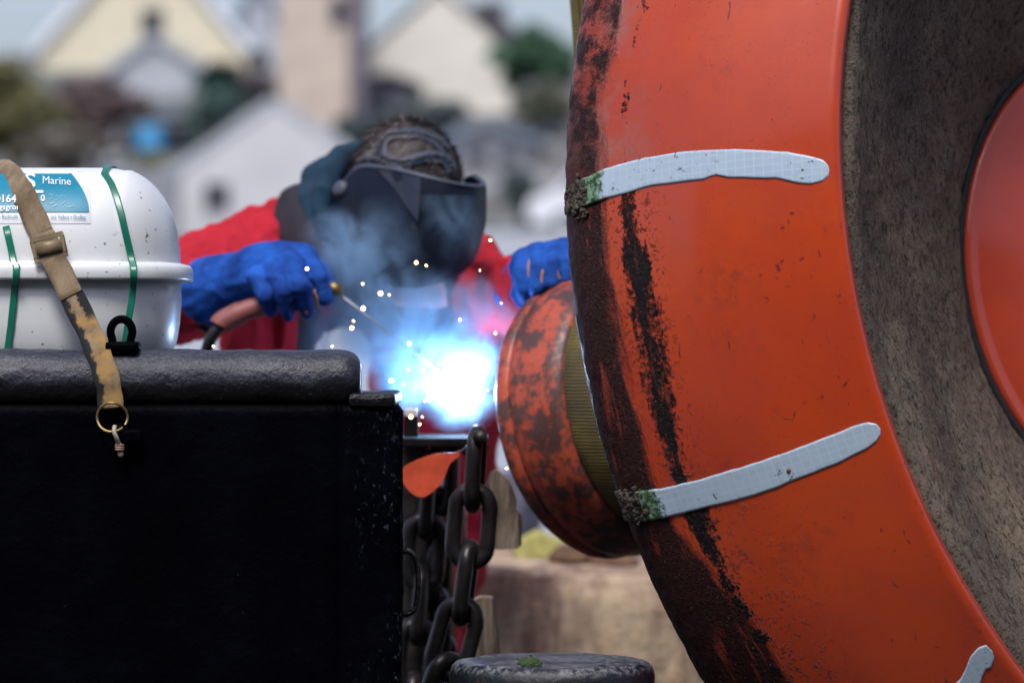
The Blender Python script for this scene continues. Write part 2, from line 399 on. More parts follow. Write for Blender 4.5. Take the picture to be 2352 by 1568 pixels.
M = dict(
    navy=m_navy(), rail=m_rail(), white=m_white(), webbing=m_webbing(), buoy=m_buoy(), foam=m_foam(), tape=m_tape(), drum=m_drum(),
    turq=basic('turquoise_vinyl', (.0, .215, .335), .45, .12, 20, bump=.03),
    letter=basic('white_print', (.8, .83, .84), .4, .04, bump=0), letter_grey=basic('blue_print', (.05, .20, .30), .4, .05, bump=0),
    label=basic('white_vinyl', (.70, .74, .77), .3, .05, bump=.03),
    green=basic('green_strapping', (.012, .17, .11), .28, .2, 6, bump=.05),
    brass=basic('tarnished_brass', (.34, .24, .10), .45, .35, 60, metal=.75),
    steel=basic('rusty_dark_steel', (.045, .040, .040), .45, .45, 30, metal=.5, bump=.4, bs=90, bd=.003),
    chain=basic('oiled_chain_steel', (.035, .032, .034), .34, .4, 40, metal=.6, bump=.35, bs=110, bd=.002),
    ivory=basic('weathered_cord', (.42, .36, .28), .8, .3, 60, bump=.3),
    plate=basic('glossy_red_orange_plate', (.60, .072, .034), .16, .12, 4, bump=.02),
    edge=basic('red_cut_edge', (.20, .018, .022), .5, .3, 40, bump=.3),
    olive=None, orange_plastic=basic('orange_plastic', (.72, .10, .045), .5, .2, 25, bump=.2),
    red=None, navyleather=basic('charcoal_leather', (.022, .020, .030), .7, .3, 20, bump=.3),
    hood=basic('teal_blue_fleece', (.008, .038, .072), .95, .3, 14, bump=.4, bs=260, bd=.002),
    helmet=basic('dark_helmet_shell', (.003, .006, .016), .55, .25, 12, bump=.04, spec=.16),
    strapplastic=basic('grey_blue_headgear_plastic', (.060, .070, .100), .5, .2, 20, bump=.05),
    hair=basic('grey_brown_hair', (.095, .075, .070), .6, .5, 40, bump=.2),
    skin=basic('skin', (.42, .22, .16), .5, .1, 10, bump=.1), glove=None,
    stitch=basic('orange_welt', (.55, .25, .05), .7, .25, 60, bump=.3),
    holder=basic('faded_red_grip', (.27, .085, .075), .5, .25, 30, bump=.2),
    cable=basic('black_cable', (.012, .012, .015), .5, .2, 30), rod=basic('electrode', (.5, .5, .52), .4, .2, 60, metal=.3),
    boot=basic('blue_grey_rubber', (.05, .07, .11), .6, .2, 20),
    stone=None, rock=basic('yellow_lichen_rock', (.36, .33, .10), .9, .4, 12, bump=.7, bs=30, bd=.01),
    brown=basic('brown_stone', (.15, .085, .05), .9, .4, 16, bump=.7, bs=30, bd=.01),
    wood=None,
)
def m_cloth(name, a, b, sc1=12):
    n = NB(name)
    f = n.noise(sc1, 5, .6)
    col = n.mix(n.ramp(f, .3, .7), a, b)
    col = n.mix(n.ramp(n.noise(45, 5, .7), .58, .72, 0, .5), col, tuple(x * .45 for x in a))
    return n.out(col, .85, n.bump(n.noise(500, 2, .5), .25, .001, n.bump(n.noise(20, 4, .6, n.mapping((1, 1, .6)), 1.2), .5, .012)), spec=.3)
M['red'] = m_cloth('red_coverall', (.38, .009, .020), (.50, .015, .031))
M['glove'] = m_cloth('blue_suede', (.004, .034, .21), (.014, .11, .50), 15)
def m_stripe(name, a, b, scale, dir_):
    n = NB(name); w = n.n.new('ShaderNodeTexWave'); w.inputs['Scale'].default_value = scale; w.bands_direction = dir_
    w.inputs['Distortion'].default_value = 1.5; n.lk(n.tc.outputs['Object'], w.inputs['Vector'])
    f = n.noise(9, 5, .65)
    col = n.mix(n.ramp(f, .35, .68), a, b); col = n.mix(n.math('MULTIPLY', w.outputs['Fac'], .3), col, tuple(x * .4 for x in a))
    return n.out(col, .7, n.bump(w.outputs['Fac'], .4, .003))
M['olive'] = m_stripe('olive_ribbed_rubber', (.085, .065, .025), (.20, .15, .03), 60, 'Z')
def m_stone():
    n = NB('stained_sandstone')
    st = n.noise(9, 5, .65, n.mapping((1, 1, .22))); b = n.noise(30, 5, .65)
    col = n.mix(n.ramp(st, .35, .65), (.13, .07, .052), (.55, .41, .27))
    col = n.mix(n.ramp(n.noise(4, 4, .6, n.mapping((1, 1, .3))), .48, .7, 0, .8), col, (.115, .060, .055))
    col = n.mix(n.ramp(b, .56, .7, 0, .6), col, (.45, .24, .08))
    return n.out(col, .85, n.bump(b, .7, .012))
M['stone'] = m_stone()
def m_wood():
    n = NB('weathered_bark_wood')
    g = n.noise(30, 6, .7, n.mapping((1, 1, .14)), .6)
    col = n.mix(n.ramp(g, .35, .65), (.10, .075, .055), (.38, .30, .23))
    return n.out(col, .9, n.bump(g, .9, .012))
M['wood'] = m_wood()

# ------------------------------------------------------------------ ground, hillside
def terrain_z(y, x=0):
    T = [(12, -1.05), (25, -.95), (40, -.35), (60, .9), (78, 1.6), (85, 2.3), (100, 2.4), (115, 4.8), (120, 5.6), (140, 9), (160, 12), (200, 13.5), (320, 12), (450, 4)]
    for (a, za), (b, zb) in zip(T, T[1:]):
        if y <= b:
            t = clamp((y - a) / (b - a)); return za + (zb - za) * t + H
    return T[-1][1] + H
n = NB('dark_deck_steel')
deck_m = n.out(n.mix(n.ramp(n.noise(3, 5, .65), .35, .68), (.012, .012, .014), (.030, .026, .024)), .6, n.bump(n.noise(40, 4), .3, .005))
bm = bmesh.new(); box(bm, -9, 9, -1.0, 11.5, -.25, 0)
o = obj('deck', bm, deck_m, smooth=False, kind='structure')
bm = bmesh.new(); box(bm, -9, 9, -1.7, -1.02, -.25, 5.0, .05)  # unseen wall added behind the camera to shut out low sky
n = NB('dark_sky_blocker')
obj('sky_blocker', bm, n.out(n.mix(n.ramp(n.noise(2, 5, .65), .35, .68), (.020, .020, .022), (.05, .045, .04)), .9, n.bump(n.noise(9, 4), .5, .03)), smooth=False, kind='structure')
n = NB('pale_concrete_yard')
yard_m = n.out(n.mix(n.ramp(n.noise(.5, 6, .65), .3, .7), (.27, .29, .32), (.38, .40, .44)), .85, n.bump(n.noise(6, 4), .3, .02))
def sheet(name, ys, xs, mat, zf, kind='structure'):
    bm = bmesh.new(); R = [[bm.verts.new((x, y, zf(x, y))) for x in xs] for y in ys]
    for i in range(len(ys) - 1):
        for j in range(len(xs) - 1): bm.faces.new((R[i][j], R[i][j + 1], R[i + 1][j + 1], R[i + 1][j]))
    return obj(name, bm, mat, kind=kind)
sheet('yard', [11.6, 15, 20, 25, 30, 40, 50, 60, 70, 78], [x * 6 - 48 for x in range(17)], yard_m, lambda x, y: terrain_z(y) )
n = NB('hillside_scrub')
f = n.noise(.14, 6, .65); g = n.noise(.6, 5, .7)
hc = n.mix(n.ramp(f, .35, .65), (.085, .095, .075), (.15, .135, .13))
hc = n.mix(n.ramp(g, .45, .65, 0, .8), hc, (.090, .12, .11)); hc = n.mix(n.ramp(n.noise(.3, 4), .50, .66, 0, .9), hc, (.28, .28, .30))
hill_m = n.out(hc, .95, n.bump(g, .8, .4))
sheet('hillside', [78 + i * 4 for i in range(36)] + [240, 280, 330, 400, 460], [x * 4 - 80 for x in range(41)], hill_m,
      lambda x, y: terrain_z(y) + (noise.noise((x * .15, y * .15, 0)) * .5 if y > 82 else 0))
n = NB('distant_ground')
gm = n.out(n.mix(n.ramp(n.noise(.02, 5), .35, .65), (.06, .075, .05), (.11, .11, .09)), .95)
bm = bmesh.new(); s = 4000
bm.faces.new([bm.verts.new(p) for p in ((-s, -s, -.3), (s, -s, -.3), (s, s, -.3), (-s, s, -.3))])
obj('ground', bm, gm, smooth=False, kind='structure')

# ------------------------------------------------------------------ village behind
W = dict(
    cream=basic('cream_render', (.70, .64, .47), .9, .06, 1.2, bump=.2, bs=8), cream2=basic('pale_render', (.72, .69, .60), .9, .06, 1, bump=.2, bs=8),
    tan=basic('pink_roughcast', (.55, .46, .38), .9, .12, 1, bump=.3, bs=8), slate=basic('slate_roof', (.11, .11, .135), .6, .3, 2, bump=.3, bs=6),
    slateblue=basic('blue_slate', (.15, .20, .25), .6, .25, 2, bump=.3, bs=6), brownroof=basic('brown_tile', (.085, .065, .060), .8, .3, 2),
    barn=basic('pale_grey_boarding', (.56, .56, .57), .8, .08, .6, bump=.2, bs=6), palegrey=basic('pale_sheet_roof', (.42, .45, .49), .6, .12, .8),
    glass=basic('dark_glass', (.02, .025, .04), .15, .1, 2, bump=0), darkstone=basic('dark_stone', (.085, .085, .115), .9, .3, 1.5),
    whitetrim=basic('white_trim', (.72, .76, .82), .6, .05, 2, bump=0), wallgrey=basic('grey_stone_wall', (.24, .25, .28), .9, .25, 1.2, bump=.5, bs=4),
    side=basic('shaded_gable', (.17, .15, .18), .9, .2, 1.5),
)
def at_ground(u, d): return terrain_z(d)
def building(name, label, cat, d, depth, gable, base_v, wall, roof, thick=.25, over=.25, trim=None, windows=(), chimney=None, rise=None):
    """a gable-ended house: gable = photograph points eaveL, apex, eaveR"""
    eL, ap, eR = [P(u, v, d) for u, v in gable]
    zb = min(terrain_z(d), terrain_z(d + depth)) - .4
    cx = (eL.x + eR.x) / 2
    r = thing(name, label, cat, (cx, d, zb))
    bm = bmesh.new()
    prism(bm, [Vector((eL.x, d, zb)), Vector((eR.x, d, zb)), eR, ap, eL], (0, depth, 0))
    obj('wall', bm, wall, r, False)
    rf = bmesh.new()
    for e in (eL, eR):
        dr = (ap - e); nrm = Vector((-dr.z, 0, dr.x)).normalized()
        if nrm.z < 0: nrm = -nrm
        ext = e - dr.normalized() * over
        a = [ext + Vector((0, -over, 0)), ap + Vector((0, -over, 0)), ap + Vector((0, -over, 0)) + nrm * thick, ext + Vector((0, -over, 0)) + nrm * thick]
        prism(rf, [q + nrm * .01 for q in a], (0, depth + 2 * over, 0))
    ro = obj('roof', rf, roof, r, False)
    if trim:
        bb = bmesh.new()
        for e in (eL, eR):
            dr = (ap - e); nrm = Vector((-dr.z, 0, dr.x)).normalized()
            if nrm.z < 0: nrm = -nrm
            ext = e - dr.normalized() * over
            a = [ext - nrm * .1, ap - nrm * .1, ap + nrm * (thick * .95), ext + nrm * (thick * .95)]
            prism(bb, [q + Vector((0, -over - .03, 0)) for q in a], (0, -.05, 0))
        obj('barge_board', bb, trim, r, False)
    for (u0, v0, u1, v1) in windows:
        a = P(u0, v0, d); b = P(u1, v1, d)
        fb = bmesh.new(); w = .09
        box(fb, a.x - w, a.x, d - .06, d + .05, b.z - w, a.z + w); box(fb, b.x, b.x + w, d - .06, d + .05, b.z - w, a.z + w)
        box(fb, a.x, b.x, d - .06, d + .05, a.z, a.z + w); box(fb, a.x, b.x, d - .08, d + .05, b.z - w, b.z)
        fo = obj('window', fb, W['darkstone'] if wall is not W['cream2'] else W['whitetrim'], r, False)
        gb = bmesh.new(); box(gb, a.x + .002, b.x - .002, d - .03, d - .01, b.z + .002, a.z - .002)
        obj('pane', gb, W['glass'], fo, False)
    if chimney:
        (u0, v0, u1, v1) = chimney; a = P(u0, v0, d + .4); b = P(u1, v1, d + .4)
        cb = bmesh.new(); box(cb, a.x, b.x, d - .004, d + 1.1, b.z - 1.2, a.z, .03)
        box(cb, a.x - .08, b.x + .08, d - .08, d + 1.18, a.z - .25, a.z - .1, .02)
        obj('chimney', cb, wall, r, False)
    return r
building('house', 'cream gabled house with one narrow dark window, above the pale shed roof', 'house', 150, 9,
         [(90, 110), (340, -170), (565, 110)], 240, W['cream'], W['palegrey'], trim=W['whitetrim'], windows=[(330, 25, 370, 112)])
building('shed', 'low shed with a pale grey sheet roof below the cream house', 'shed', 138, 5,
         [(235, 178), (352, 92), (470, 165)], 240, W['palegrey'], W['palegrey'])
building('house', 'blue slate roofed house between the cream house and the pink tall house', 'house', 152, 8,
         [(535, 95), (590, -40), (652, 95)], 220, W['palegrey'], W['slateblue'], windows=[(590, 120, 612, 165)])
building('house', 'tall pink roughcast house end with a dark side wall', 'house', 128, 6,
         [(640, -60), (720, -150), (802, -60)], 280, W['tan'], W['slate'], windows=[(765, 0, 792, 52)])
bm = bmesh.new(); a = P(806, -40, 128); b = P(836, 275, 128); box(bm, a.x, b.x, 127.7, 132, terrain_z(128) - .4, a.z, .05)  # side of the pink house as a box, its shade put into the colour
tag(obj('shaded_side', bm, W['side'], loc=(P(820, 0, 128).x, 128, terrain_z(128)), smooth=False), 'dark narrow shaded side of the pink house', 'chimney')
building('house', 'pale cream gable house with a central chimney next to the dark tree', 'house', 134.5, 8,
         [(842, 122), (1008, -25), (1172, 118)], 270, W['cream2'], W['brownroof'], thick=.12, over=.1, chimney=(958, -60, 1058, 60))
building('house', 'brown tiled roof of a house rising behind the pale cream gable', 'house', 156, 8,
         [(1030, 96), (1110, 14), (1185, 92)], 200, W['darkstone'], W['brownroof'], chimney=(1120, 5, 1160, 60))
building('outbuilding', 'dark stone outbuilding with a low roof in front of the pale gable', 'outbuilding', 132, 4,
         [(835, 190), (893, 172), (952, 192)], 300, W['darkstone'], W['slate'], thick=.1)
building('barn', 'pale grey gabled barn with a small dark window behind the welder', 'barn', 100, 9,
         [(398, 405), (632, 240), (868, 402)], 620, W['barn'], W['palegrey'], thick=.22, over=.06, trim=None, windows=[(478, 428, 518, 474)])
building('cottage', 'grey stone cottage on the slope between the welder and the buoy', 'cottage', 118, 6,
         [(1010, 330), (1120, 292), (1225, 328)], 430, W['wallgrey'], W['slateblue'], windows=[(1080, 350, 1110, 392), (1150, 350, 1176, 392)])
# open shelter with blue barrel
r = thing('shelter', 'open lean-to shelter with a blue-grey roof on the slope', 'shelter', (P(350, 340, 122).x, 122, terrain_z(122)))
a = P(258, 250, 122); b = P(440, 268, 122)
bm = bmesh.new(); prism(bm, [Vector((a.x, 121, a.z)), Vector((b.x, 121, b.z + .2)), Vector((b.x, 121, b.z - .05)), Vector((a.x, 121, a.z - .3))], (0, 3, 0)); obj('roof', bm, W['slateblue'], r, False)
for x in (a.x + .1, b.x - .1):
    for y in (121.2, 123.8):
        bm = bmesh.new(); box(bm, x - .06, x + .06, y - .06, y + .06, terrain_z(y) - .2, a.z - .2); obj('post', bm, W['darkstone'], r, False)
bm = bmesh.new(); box(bm, a.x + .2, b.x - .2, 123.6, 123.7, terrain_z(123) - .2, a.z - .5); obj('back_wall', bm, W['slate'], r, False)
c = P(345, 312, 120.6); bm = bmesh.new(); zb = terrain_z(120.6) - .05
prof = [(zb, .40), (zb + .05, .43), (zb + .35, .43), (zb + .38, .45), (zb + .41, .43), (c.z + .25, .43), (c.z + .30, .40)]
loft(bm, [[Vector((c.x + cos(2 * pi * j / 20) * q, 120.6 + sin(2 * pi * j / 20) * q, z)) for j in range(20)] for z, q in prof], True, True, True)
tag(obj('barrel', bm, basic('bright_blue_plastic', (.03, .26, .52), .4, .1, 2), loc=(c.x, 120.6, zb)), 'bright blue plastic barrel under the lean-to shelter', 'barrel')
c = P(255, 330, 119.5); bm = bmesh.new(); zb = terrain_z(119.5) - .05
loft(bm, [[Vector((c.x + cos(2 * pi * j / 16) * q, 119.5 + sin(2 * pi * j / 16) * q, z)) for j in range(16)] for z, q in [(zb, .2), (zb + .1, .26), (c.z + .2, .27), (c.z + .35, .22), (c.z + .42, .1)]], True, True, True)
tag(obj('gas_bottle', bm, W['whitetrim'], loc=(c.x, 119.5, zb)), 'pale grey gas bottle standing left of the blue barrel', 'gas bottle')
# low walls
bm = bmesh.new(); a = P(235, 388, 96); b = P(410, 450, 96); box(bm, a.x, b.x, 96, 96.5, terrain_z(96) - .5, a.z, .04)
tag(obj('wall', bm, W['wallgrey'], loc=((a.x + b.x) / 2, 96, terrain_z(96)), smooth=False), 'low grey stone wall left of the grey barn', 'wall')
bm = bmesh.new(); a = P(1085, 534, 78.5); b = P(1560, 600, 78.5); box(bm, a.x, b.x, 78.5, 79.2, terrain_z(78) - .6, a.z, .05)
tag(obj('wall', bm, W['palegrey'], loc=((a.x + b.x) / 2, 78.5, terrain_z(78)), smooth=False), 'long pale concrete wall below the white van', 'wall')
# white van
d0 = 86; zb = terrain_z(d0); g = P(1215, 540, d0); L = Vector((g.x, d0, zb))
van = thing('van', 'white van parked behind the pale wall, nose towards the welder', 'van', L)
def vp(x, z): return Vector((L.x + x, d0, zb + z))
bm = bmesh.new(); prof = [(0, .32), (-.05, .6), (.0, .88), (.55, 1.02), (1.15, 1.72), (1.5, 1.88), (4.4, 1.9), (4.55, 1.7), (4.6, .4), (4.5, .3)]
prism(bm, [vp(*q) for q in prof], (0, 1.8, 0)); bmesh.ops.bevel(bm, geom=bm.edges[:], offset=.05, segments=2, affect='EDGES')
obj('body', bm, basic('white_van_paint', (.78, .80, .84), .3, .03, 1, bump=0), van, False)
for x in (.85, 3.7):
    bm = bmesh.new(); loft(bm, [[vp(x + cos(2 * pi * j / 24) * q, .32 + sin(2 * pi * j / 24) * q) + Vector((0, y, 0)) for j in range(24)] for y, q in ((-.03, .26), (-.05, .32), (.2, .32))], True, True, True)
    wo = obj('wheel', bm, W['glass'], van, False)
    bm = bmesh.new(); loft(bm, [[vp(x + cos(2 * pi * j / 24) * q, .32 + sin(2 * pi * j / 24) * q) + Vector((0, y, 0)) for j in range(24)] for y, q in ((-.06, .18), (-.07, .12), (-.031, .2))], True, True, True)
    obj('rim', bm, W['palegrey'], wo, False)
bm = bmesh.new(); prism(bm, [vp(.75, 1.1) + Vector((0, -.012, 0)), vp(1.25, 1.66) + Vector((0, -.012, 0)), vp(1.9, 1.68) + Vector((0, -.012, 0)), vp(1.9, 1.1) + Vector((0, -.012, 0))], (0, -.01, 0))
obj('side_window', bm, W['glass'], van, False)
bm = bmesh.new(); box(bm, L.x - .1, L.x + .06, d0 - .02, d0 + 1.82, zb + .28, zb + .5, .02); obj('bumper', bm, W['darkstone'], van, False)

def leafy(name, label, cat, u, v, ru, rv, d, col, n=2600, size=.2, trunk=True, seed=0, zfloor=None):
    rnd = random.Random(seed); c = P(u, v, d); rx = px(ru, d); rz = px(rv, d); ry = (rx + rz) / 2
    zb = terrain_z(d) - .1
    r = thing(name, label, cat, (c.x, d, zb))
    if trunk:
        bm = bmesh.new(); tube(bm, [Vector((c.x, d, zb)), Vector((c.x + .1, d, (zb + c.z) / 2)), Vector((c.x, d, c.z + rz * .3))], [max(.12, rx * .1), max(.09, rx * .07), .04], 8)
        for k in range(5):
            a = rnd.random() * 6.3; p0 = Vector((c.x, d, max(zb + .1, c.z - rz * .5 + k * rz * .15)))
            tube(bm, [p0, p0 + Vector((cos(a) * rx * .5, sin(a) * ry * .5, rz * .35))], [.07, .02], 6)
        obj('trunk', bm, W['darkstone'], r)
    bm = bmesh.new(); cl = []
    for k in range(34):
        q = Vector((rnd.gauss(0, 1), rnd.gauss(0, 1), rnd.gauss(0, 1))).normalized() * rnd.uniform(.45, .95)
        cl.append((Vector((c.x + q.x * rx, d + q.y * ry, c.z + q.z * rz)), rnd.uniform(.18, .34)))
    for k in range(n):
        cc, f = rnd.choice(cl); q = Vector((rnd.gauss(0, 1), rnd.gauss(0, 1), rnd.gauss(0, 1))).normalized() * rnd.random() ** .4
        p = cc + Vector((q.x * rx * f, q.y * ry * f, q.z * rz * f))
        if p.z < zb: continue
        a = Vector((rnd.gauss(0, 1), rnd.gauss(0, 1), rnd.gauss(0, .6))).normalized(); b = a.orthogonal().normalized(); s = size * rnd.uniform(.6, 1.2)
        bm.faces.new([bm.verts.new(p + e) for e in (a * s, b * s * .45, -a * s, -b * s * .45)])
    m = basic(name + '_leaves', col, .6, .45, 1.5, bump=0)  # leaf colours lightened in place of haze over the distance
    obj('crown', bm, m, r, False)
    return r
leafy('tree', 'dark green rounded evergreen tree behind the buoy top', 'tree', 1225, 135, 108, 72, 128, (0.052, 0.119, 0.063), 4200, .2, seed=3)
leafy('bush', 'dull olive bush growing under the dark evergreen', 'bush', 1255, 245, 70, 48, 126, (0.105, 0.112, 0.072), 1800, .16, seed=4)
leafy('bush', 'large yellow-green bush at the far left of the slope', 'bush', 35, 255, 120, 110, 112, (0.157, 0.149, 0.060), 3600, .2, seed=5)
leafy('hedge', 'reddish brown hedge between the olive bush and the palm', 'hedge', 225, 240, 118, 72, 114, (0.149, 0.100, 0.098), 3200, .16, seed=6)
leafy('bush', 'dull brown scrub below the reddish hedge', 'bush', 150, 350, 120, 52, 108, (0.119, 0.105, 0.083), 2600, .15, seed=7)
leafy('bush', 'dark green shrub behind the barn roof, under the pink house', 'bush', 850, 300, 85, 45, 122, (0.067, 0.100, 0.105), 2200, .16, seed=8)
leafy('bush', 'grey green shrub right of the welder on the slope', 'bush', 1000, 270, 90, 45, 124, (0.089, 0.115, 0.113), 2200, .16, seed=9)
leafy('bush', 'small bright green shrub beside the grey wall', 'bush', 345, 366, 34, 22, 106, (0.200, 0.200, 0.075), 700, .1, seed=10)
leafy('bush', 'dark green ivy shrub against the barn roof, left side', 'bush', 495, 285, 75, 90, 119, (0.049, 0.097, 0.084), 3000, .14, seed=12)
leafy('bush', 'faded green shrub behind the white van', 'bush', 1190, 430, 46, 55, 100, (0.097, 0.134, 0.128), 1500, .14, seed=13)
leafy('bush', 'brown purple shrub between the palm and the pink house', 'bush', 600, 215, 55, 60, 130, (0.134, 0.115, 0.135), 2000, .16, seed=14)
# palm
pc = P(505, 185, 126); zb = terrain_z(126)
r = thing('palm_tree', 'dark green palm tree above the grey barn', 'palm', (pc.x, 126, zb))
bm = bmesh.new(); tube(bm, [Vector((pc.x, 126, zb - .2)), Vector((pc.x + .05, 126, (zb + pc.z) / 2)), pc], [.24, .18, .2], 10); obj('trunk', bm, W['side'], r)
bm = bmesh.new(); rnd = random.Random(2)
for k in range(170):
    a = rnd.random() * 2 * pi; el = rnd.uniform(-.5, 1.3); L_ = px(78, 126) * rnd.uniform(.8, 1.1)
    dv = Vector((cos(a) * cos(el), sin(a) * cos(el), sin(el)))
    pts = [pc + dv * L_ * t + Vector((0, 0, -.55 * t * t * L_ * .6)) for t in (0, .35, .7, 1)]
    sd = dv.cross(Vector((0, 0, 1))).normalized()
    w = [.08, .26, .2, .03]
    A = [bm.verts.new(p + sd * q) for p, q in zip(pts, w)]; B = [bm.verts.new(p - sd * q - Vector((0, 0, .05))) for p, q in zip(pts, w)]
    for i in range(3): bm.faces.new((A[i], A[i + 1], B[i + 1], B[i]))
obj('crown', bm, basic('palm_fronds', (.016, .060, .045), .5, .4, 2, bump=0), r, False)

# ------------------------------------------------------------------ the great orange buoy (a ring seen obliquely)
BC = Vector((1.242, 5.6, .168 + H)); BAZ, BEL = .581, .161
BA = Vector((sin(BAZ) * cos(BEL), -cos(BAZ) * cos(BEL), sin(BEL)))
BE1 = BA.cross(Vector((0, 0, 1))).normalized(); BE2 = BE1.cross(BA).normalized()
PT = [(-.58, 0.0), (-.58, .80), (-.56, .86), (-.50, .985), (-.45, 1.075), (-.41, 1.125), (-.373, 1.150), (-.34, 1.154), (-.25, 1.13), (-.15, 1.085), (-.07, 1.0285), (0, .974)]
def shell_r(t):
    for (a, ra), (b, rb) in zip(PT[1:], PT[2:]):
        if t <= b: return ra + (rb - ra) * (t - a) / (b - a)
    return .974
_sm = {}
def shell_rs(t):
    k = round(t, 4)
    if k not in _sm: _sm[k] = sum(shell_r(clamp(t + d, -.579, 0)) for d in (-.03, -.02, -.01, 0, .01, .02, .03)) / 7 if t < -.031 else shell_r(t)
    return _sm[k]
def bpt(t, ang, r): return BC + BA * t + (BE1 * cos(ang) + BE2 * sin(ang)) * r
def ring_mesh(prof, n_ang, disp=None, uvf=None):
    """surface of revolution; prof = list of (t, r, s); denser on the side that is seen"""
    bm = bmesh.new(); uvl = bm.loops.layers.uv.new('UVMap')
    angs = []
    for i in range(n_ang):
        q = i / n_ang * 2 * pi - pi; angs.append(q)
    rings = []
    for (t, r, s) in prof:
        row = []
        for a in angs:
            p = bpt(t, a, r)
            if disp: p = disp(p, t, r, s, a)
            row.append(bm.verts.new(p))
        rings.append(row)
    for i in range(len(prof) - 1):
        for j in range(n_ang):
            k = (j + 1) % n_ang
            f = bm.faces.new((rings[i][j], rings[i][k], rings[i + 1][k], rings[i + 1][j]))
            a0 = angs[j] / (2 * pi); a1 = (angs[j] + 2 * pi / n_ang) / (2 * pi)
            for l, uv in zip(f.loops, ((prof[i][2], a0), (prof[i][2], a1), (prof[i + 1][2], a1), (prof[i + 1][2], a0))): l[uvl].uv = uv
    return bm
buoy = thing('mooring_buoy', 'huge orange ring buoy with pale reflective strips and a brown hollow face', 'buoy', BC - Vector((0, 0, BC.z)))
def bdisp(p, t, r, s, a):
    d = 0
    if t > -.56:
        d = .0025 * noise.noise(p * 6)
        e = -t - .285 + .05 * noise.noise(p * 9)
        if e > 0: d += clamp(e * 14) * (.0020 * noise.fractal(p * 50, 1, 2, 3) + .001)
        rad = (BE1 * cos(a) + BE2 * sin(a)); p = p + rad * d
    return p
prof = [(-.58, .05, -.58), (-.58, .78, -.58)] + [(t, shell_rs(t), t) for t in [-.575 + i * .575 / 120 for i in range(120)]] + [(0, .974, 0), (.003, .967, .003), (.001, .958, .004), (-.012, .952, .005)]
o = obj('orange_skin', ring_mesh(prof, 900, bdisp), M['buoy'], buoy)
# brown foam: face, shoulder, hollow down to the hub plate
fp = [(-.012, .954), (-.014, .93), (-.050, .89), (-.120, .80), (-.205, .70), (-.275, .60), (-.355, .50), (-.415, .425), (-.442, .398), (-.462, .389), (-.50, .385)]
fp = spline(fp, 11)
def fdisp(p, t, r, s, a):
    rad = (BE1 * cos(a) + BE2 * sin(a)); nrm = (BA * .7 - rad * .5).normalized()
    w = clamp((.95 - r) * 30)
    d = .006 * noise.fractal(p * 4, 1, 2, 3) + .0030 * noise.fractal(p * 32, 1, 2, 4)
    d += .008 * sstep(.02, .0, abs(r - .50 - .03 * noise.noise(Vector((a * 3, 1, 0))))) * sstep(-.1, .3, noise.noise(Vector((a * 2.2, 4, 0)))) * w
    return p + nrm * d * w
prof = [(t, r, i * .004) for i, (t, r) in enumerate(fp)]
obj('foam_face', ring_mesh(prof, 900, fdisp), M['foam'], buoy)
# red cut edge between skin and foam
bm = bmesh.new()
rings = []
for i in range(720):
    a = 2 * pi * i / 720; rr = .9625 + .0012 * noise.noise(Vector((a * 30, 1, 0)))
    rings.append([bpt(-.001 + .0035 * sin(q), a, rr + .0045 * cos(q)) for q in [2 * pi * j / 6 for j in range(6)]])
rings.append(rings[0]); loft(bm, rings, True); bmesh.ops.remove_doubles(bm, verts=bm.verts, dist=1e-7)
obj('cut_edge', bm, M['edge'], buoy)
# glossy hub plate
prof = [(-.55, .368, 0), (-.47, .374, .0), (-.452, .379, .0), (-.446, .376, 0), (-.444, .370, 0), (-.4455, .364, 0), (-.442, .355, 0)] + [(-.442 + .050 * (1 - (r / .355) ** 2), r, 0) for r in [.355 - .0197 * i for i in range(1, 18)]] + [(-.392, .002, 0)]
hub = obj('hub_plate', ring_mesh(prof, 360), M['plate'], buoy)
bm = bmesh.new(); rings = []
for i in range(360):
    a = 2 * pi * i / 360; rings.append([bpt(-.452 + .007 * sin(q), a, .3865 + .0075 * cos(q) + .001 * noise.noise(Vector((a * 12, 2, 0)))) for q in [2 * pi * j / 8 for j in range(8)]])
rings.append(rings[0]); loft(bm, rings, True); bmesh.ops.remove_doubles(bm, verts=bm.verts, dist=1e-7)
obj('gap_shadow_ring', bm, basic('gap_shadow_black', (.012, .011, .012), .7, .4, 60, bump=.4), buoy)  # black ring drawn for the shadow in the gap round the plate
for (rr, aa) in ((.26, -4), (.24, -48)):      # black lifting studs on the plate
    bm = bmesh.new(); t0 = -.442 + .05 * (1 - (rr / .355) ** 2)
    q = bpt(t0, radians(aa), rr); sphere(bm, q, .010, 2, (1, 1, .9)); tube(bm, [q, q + BA * .03], [.008, .006], 10)
    obj('stud', bm, M['steel'], hub)
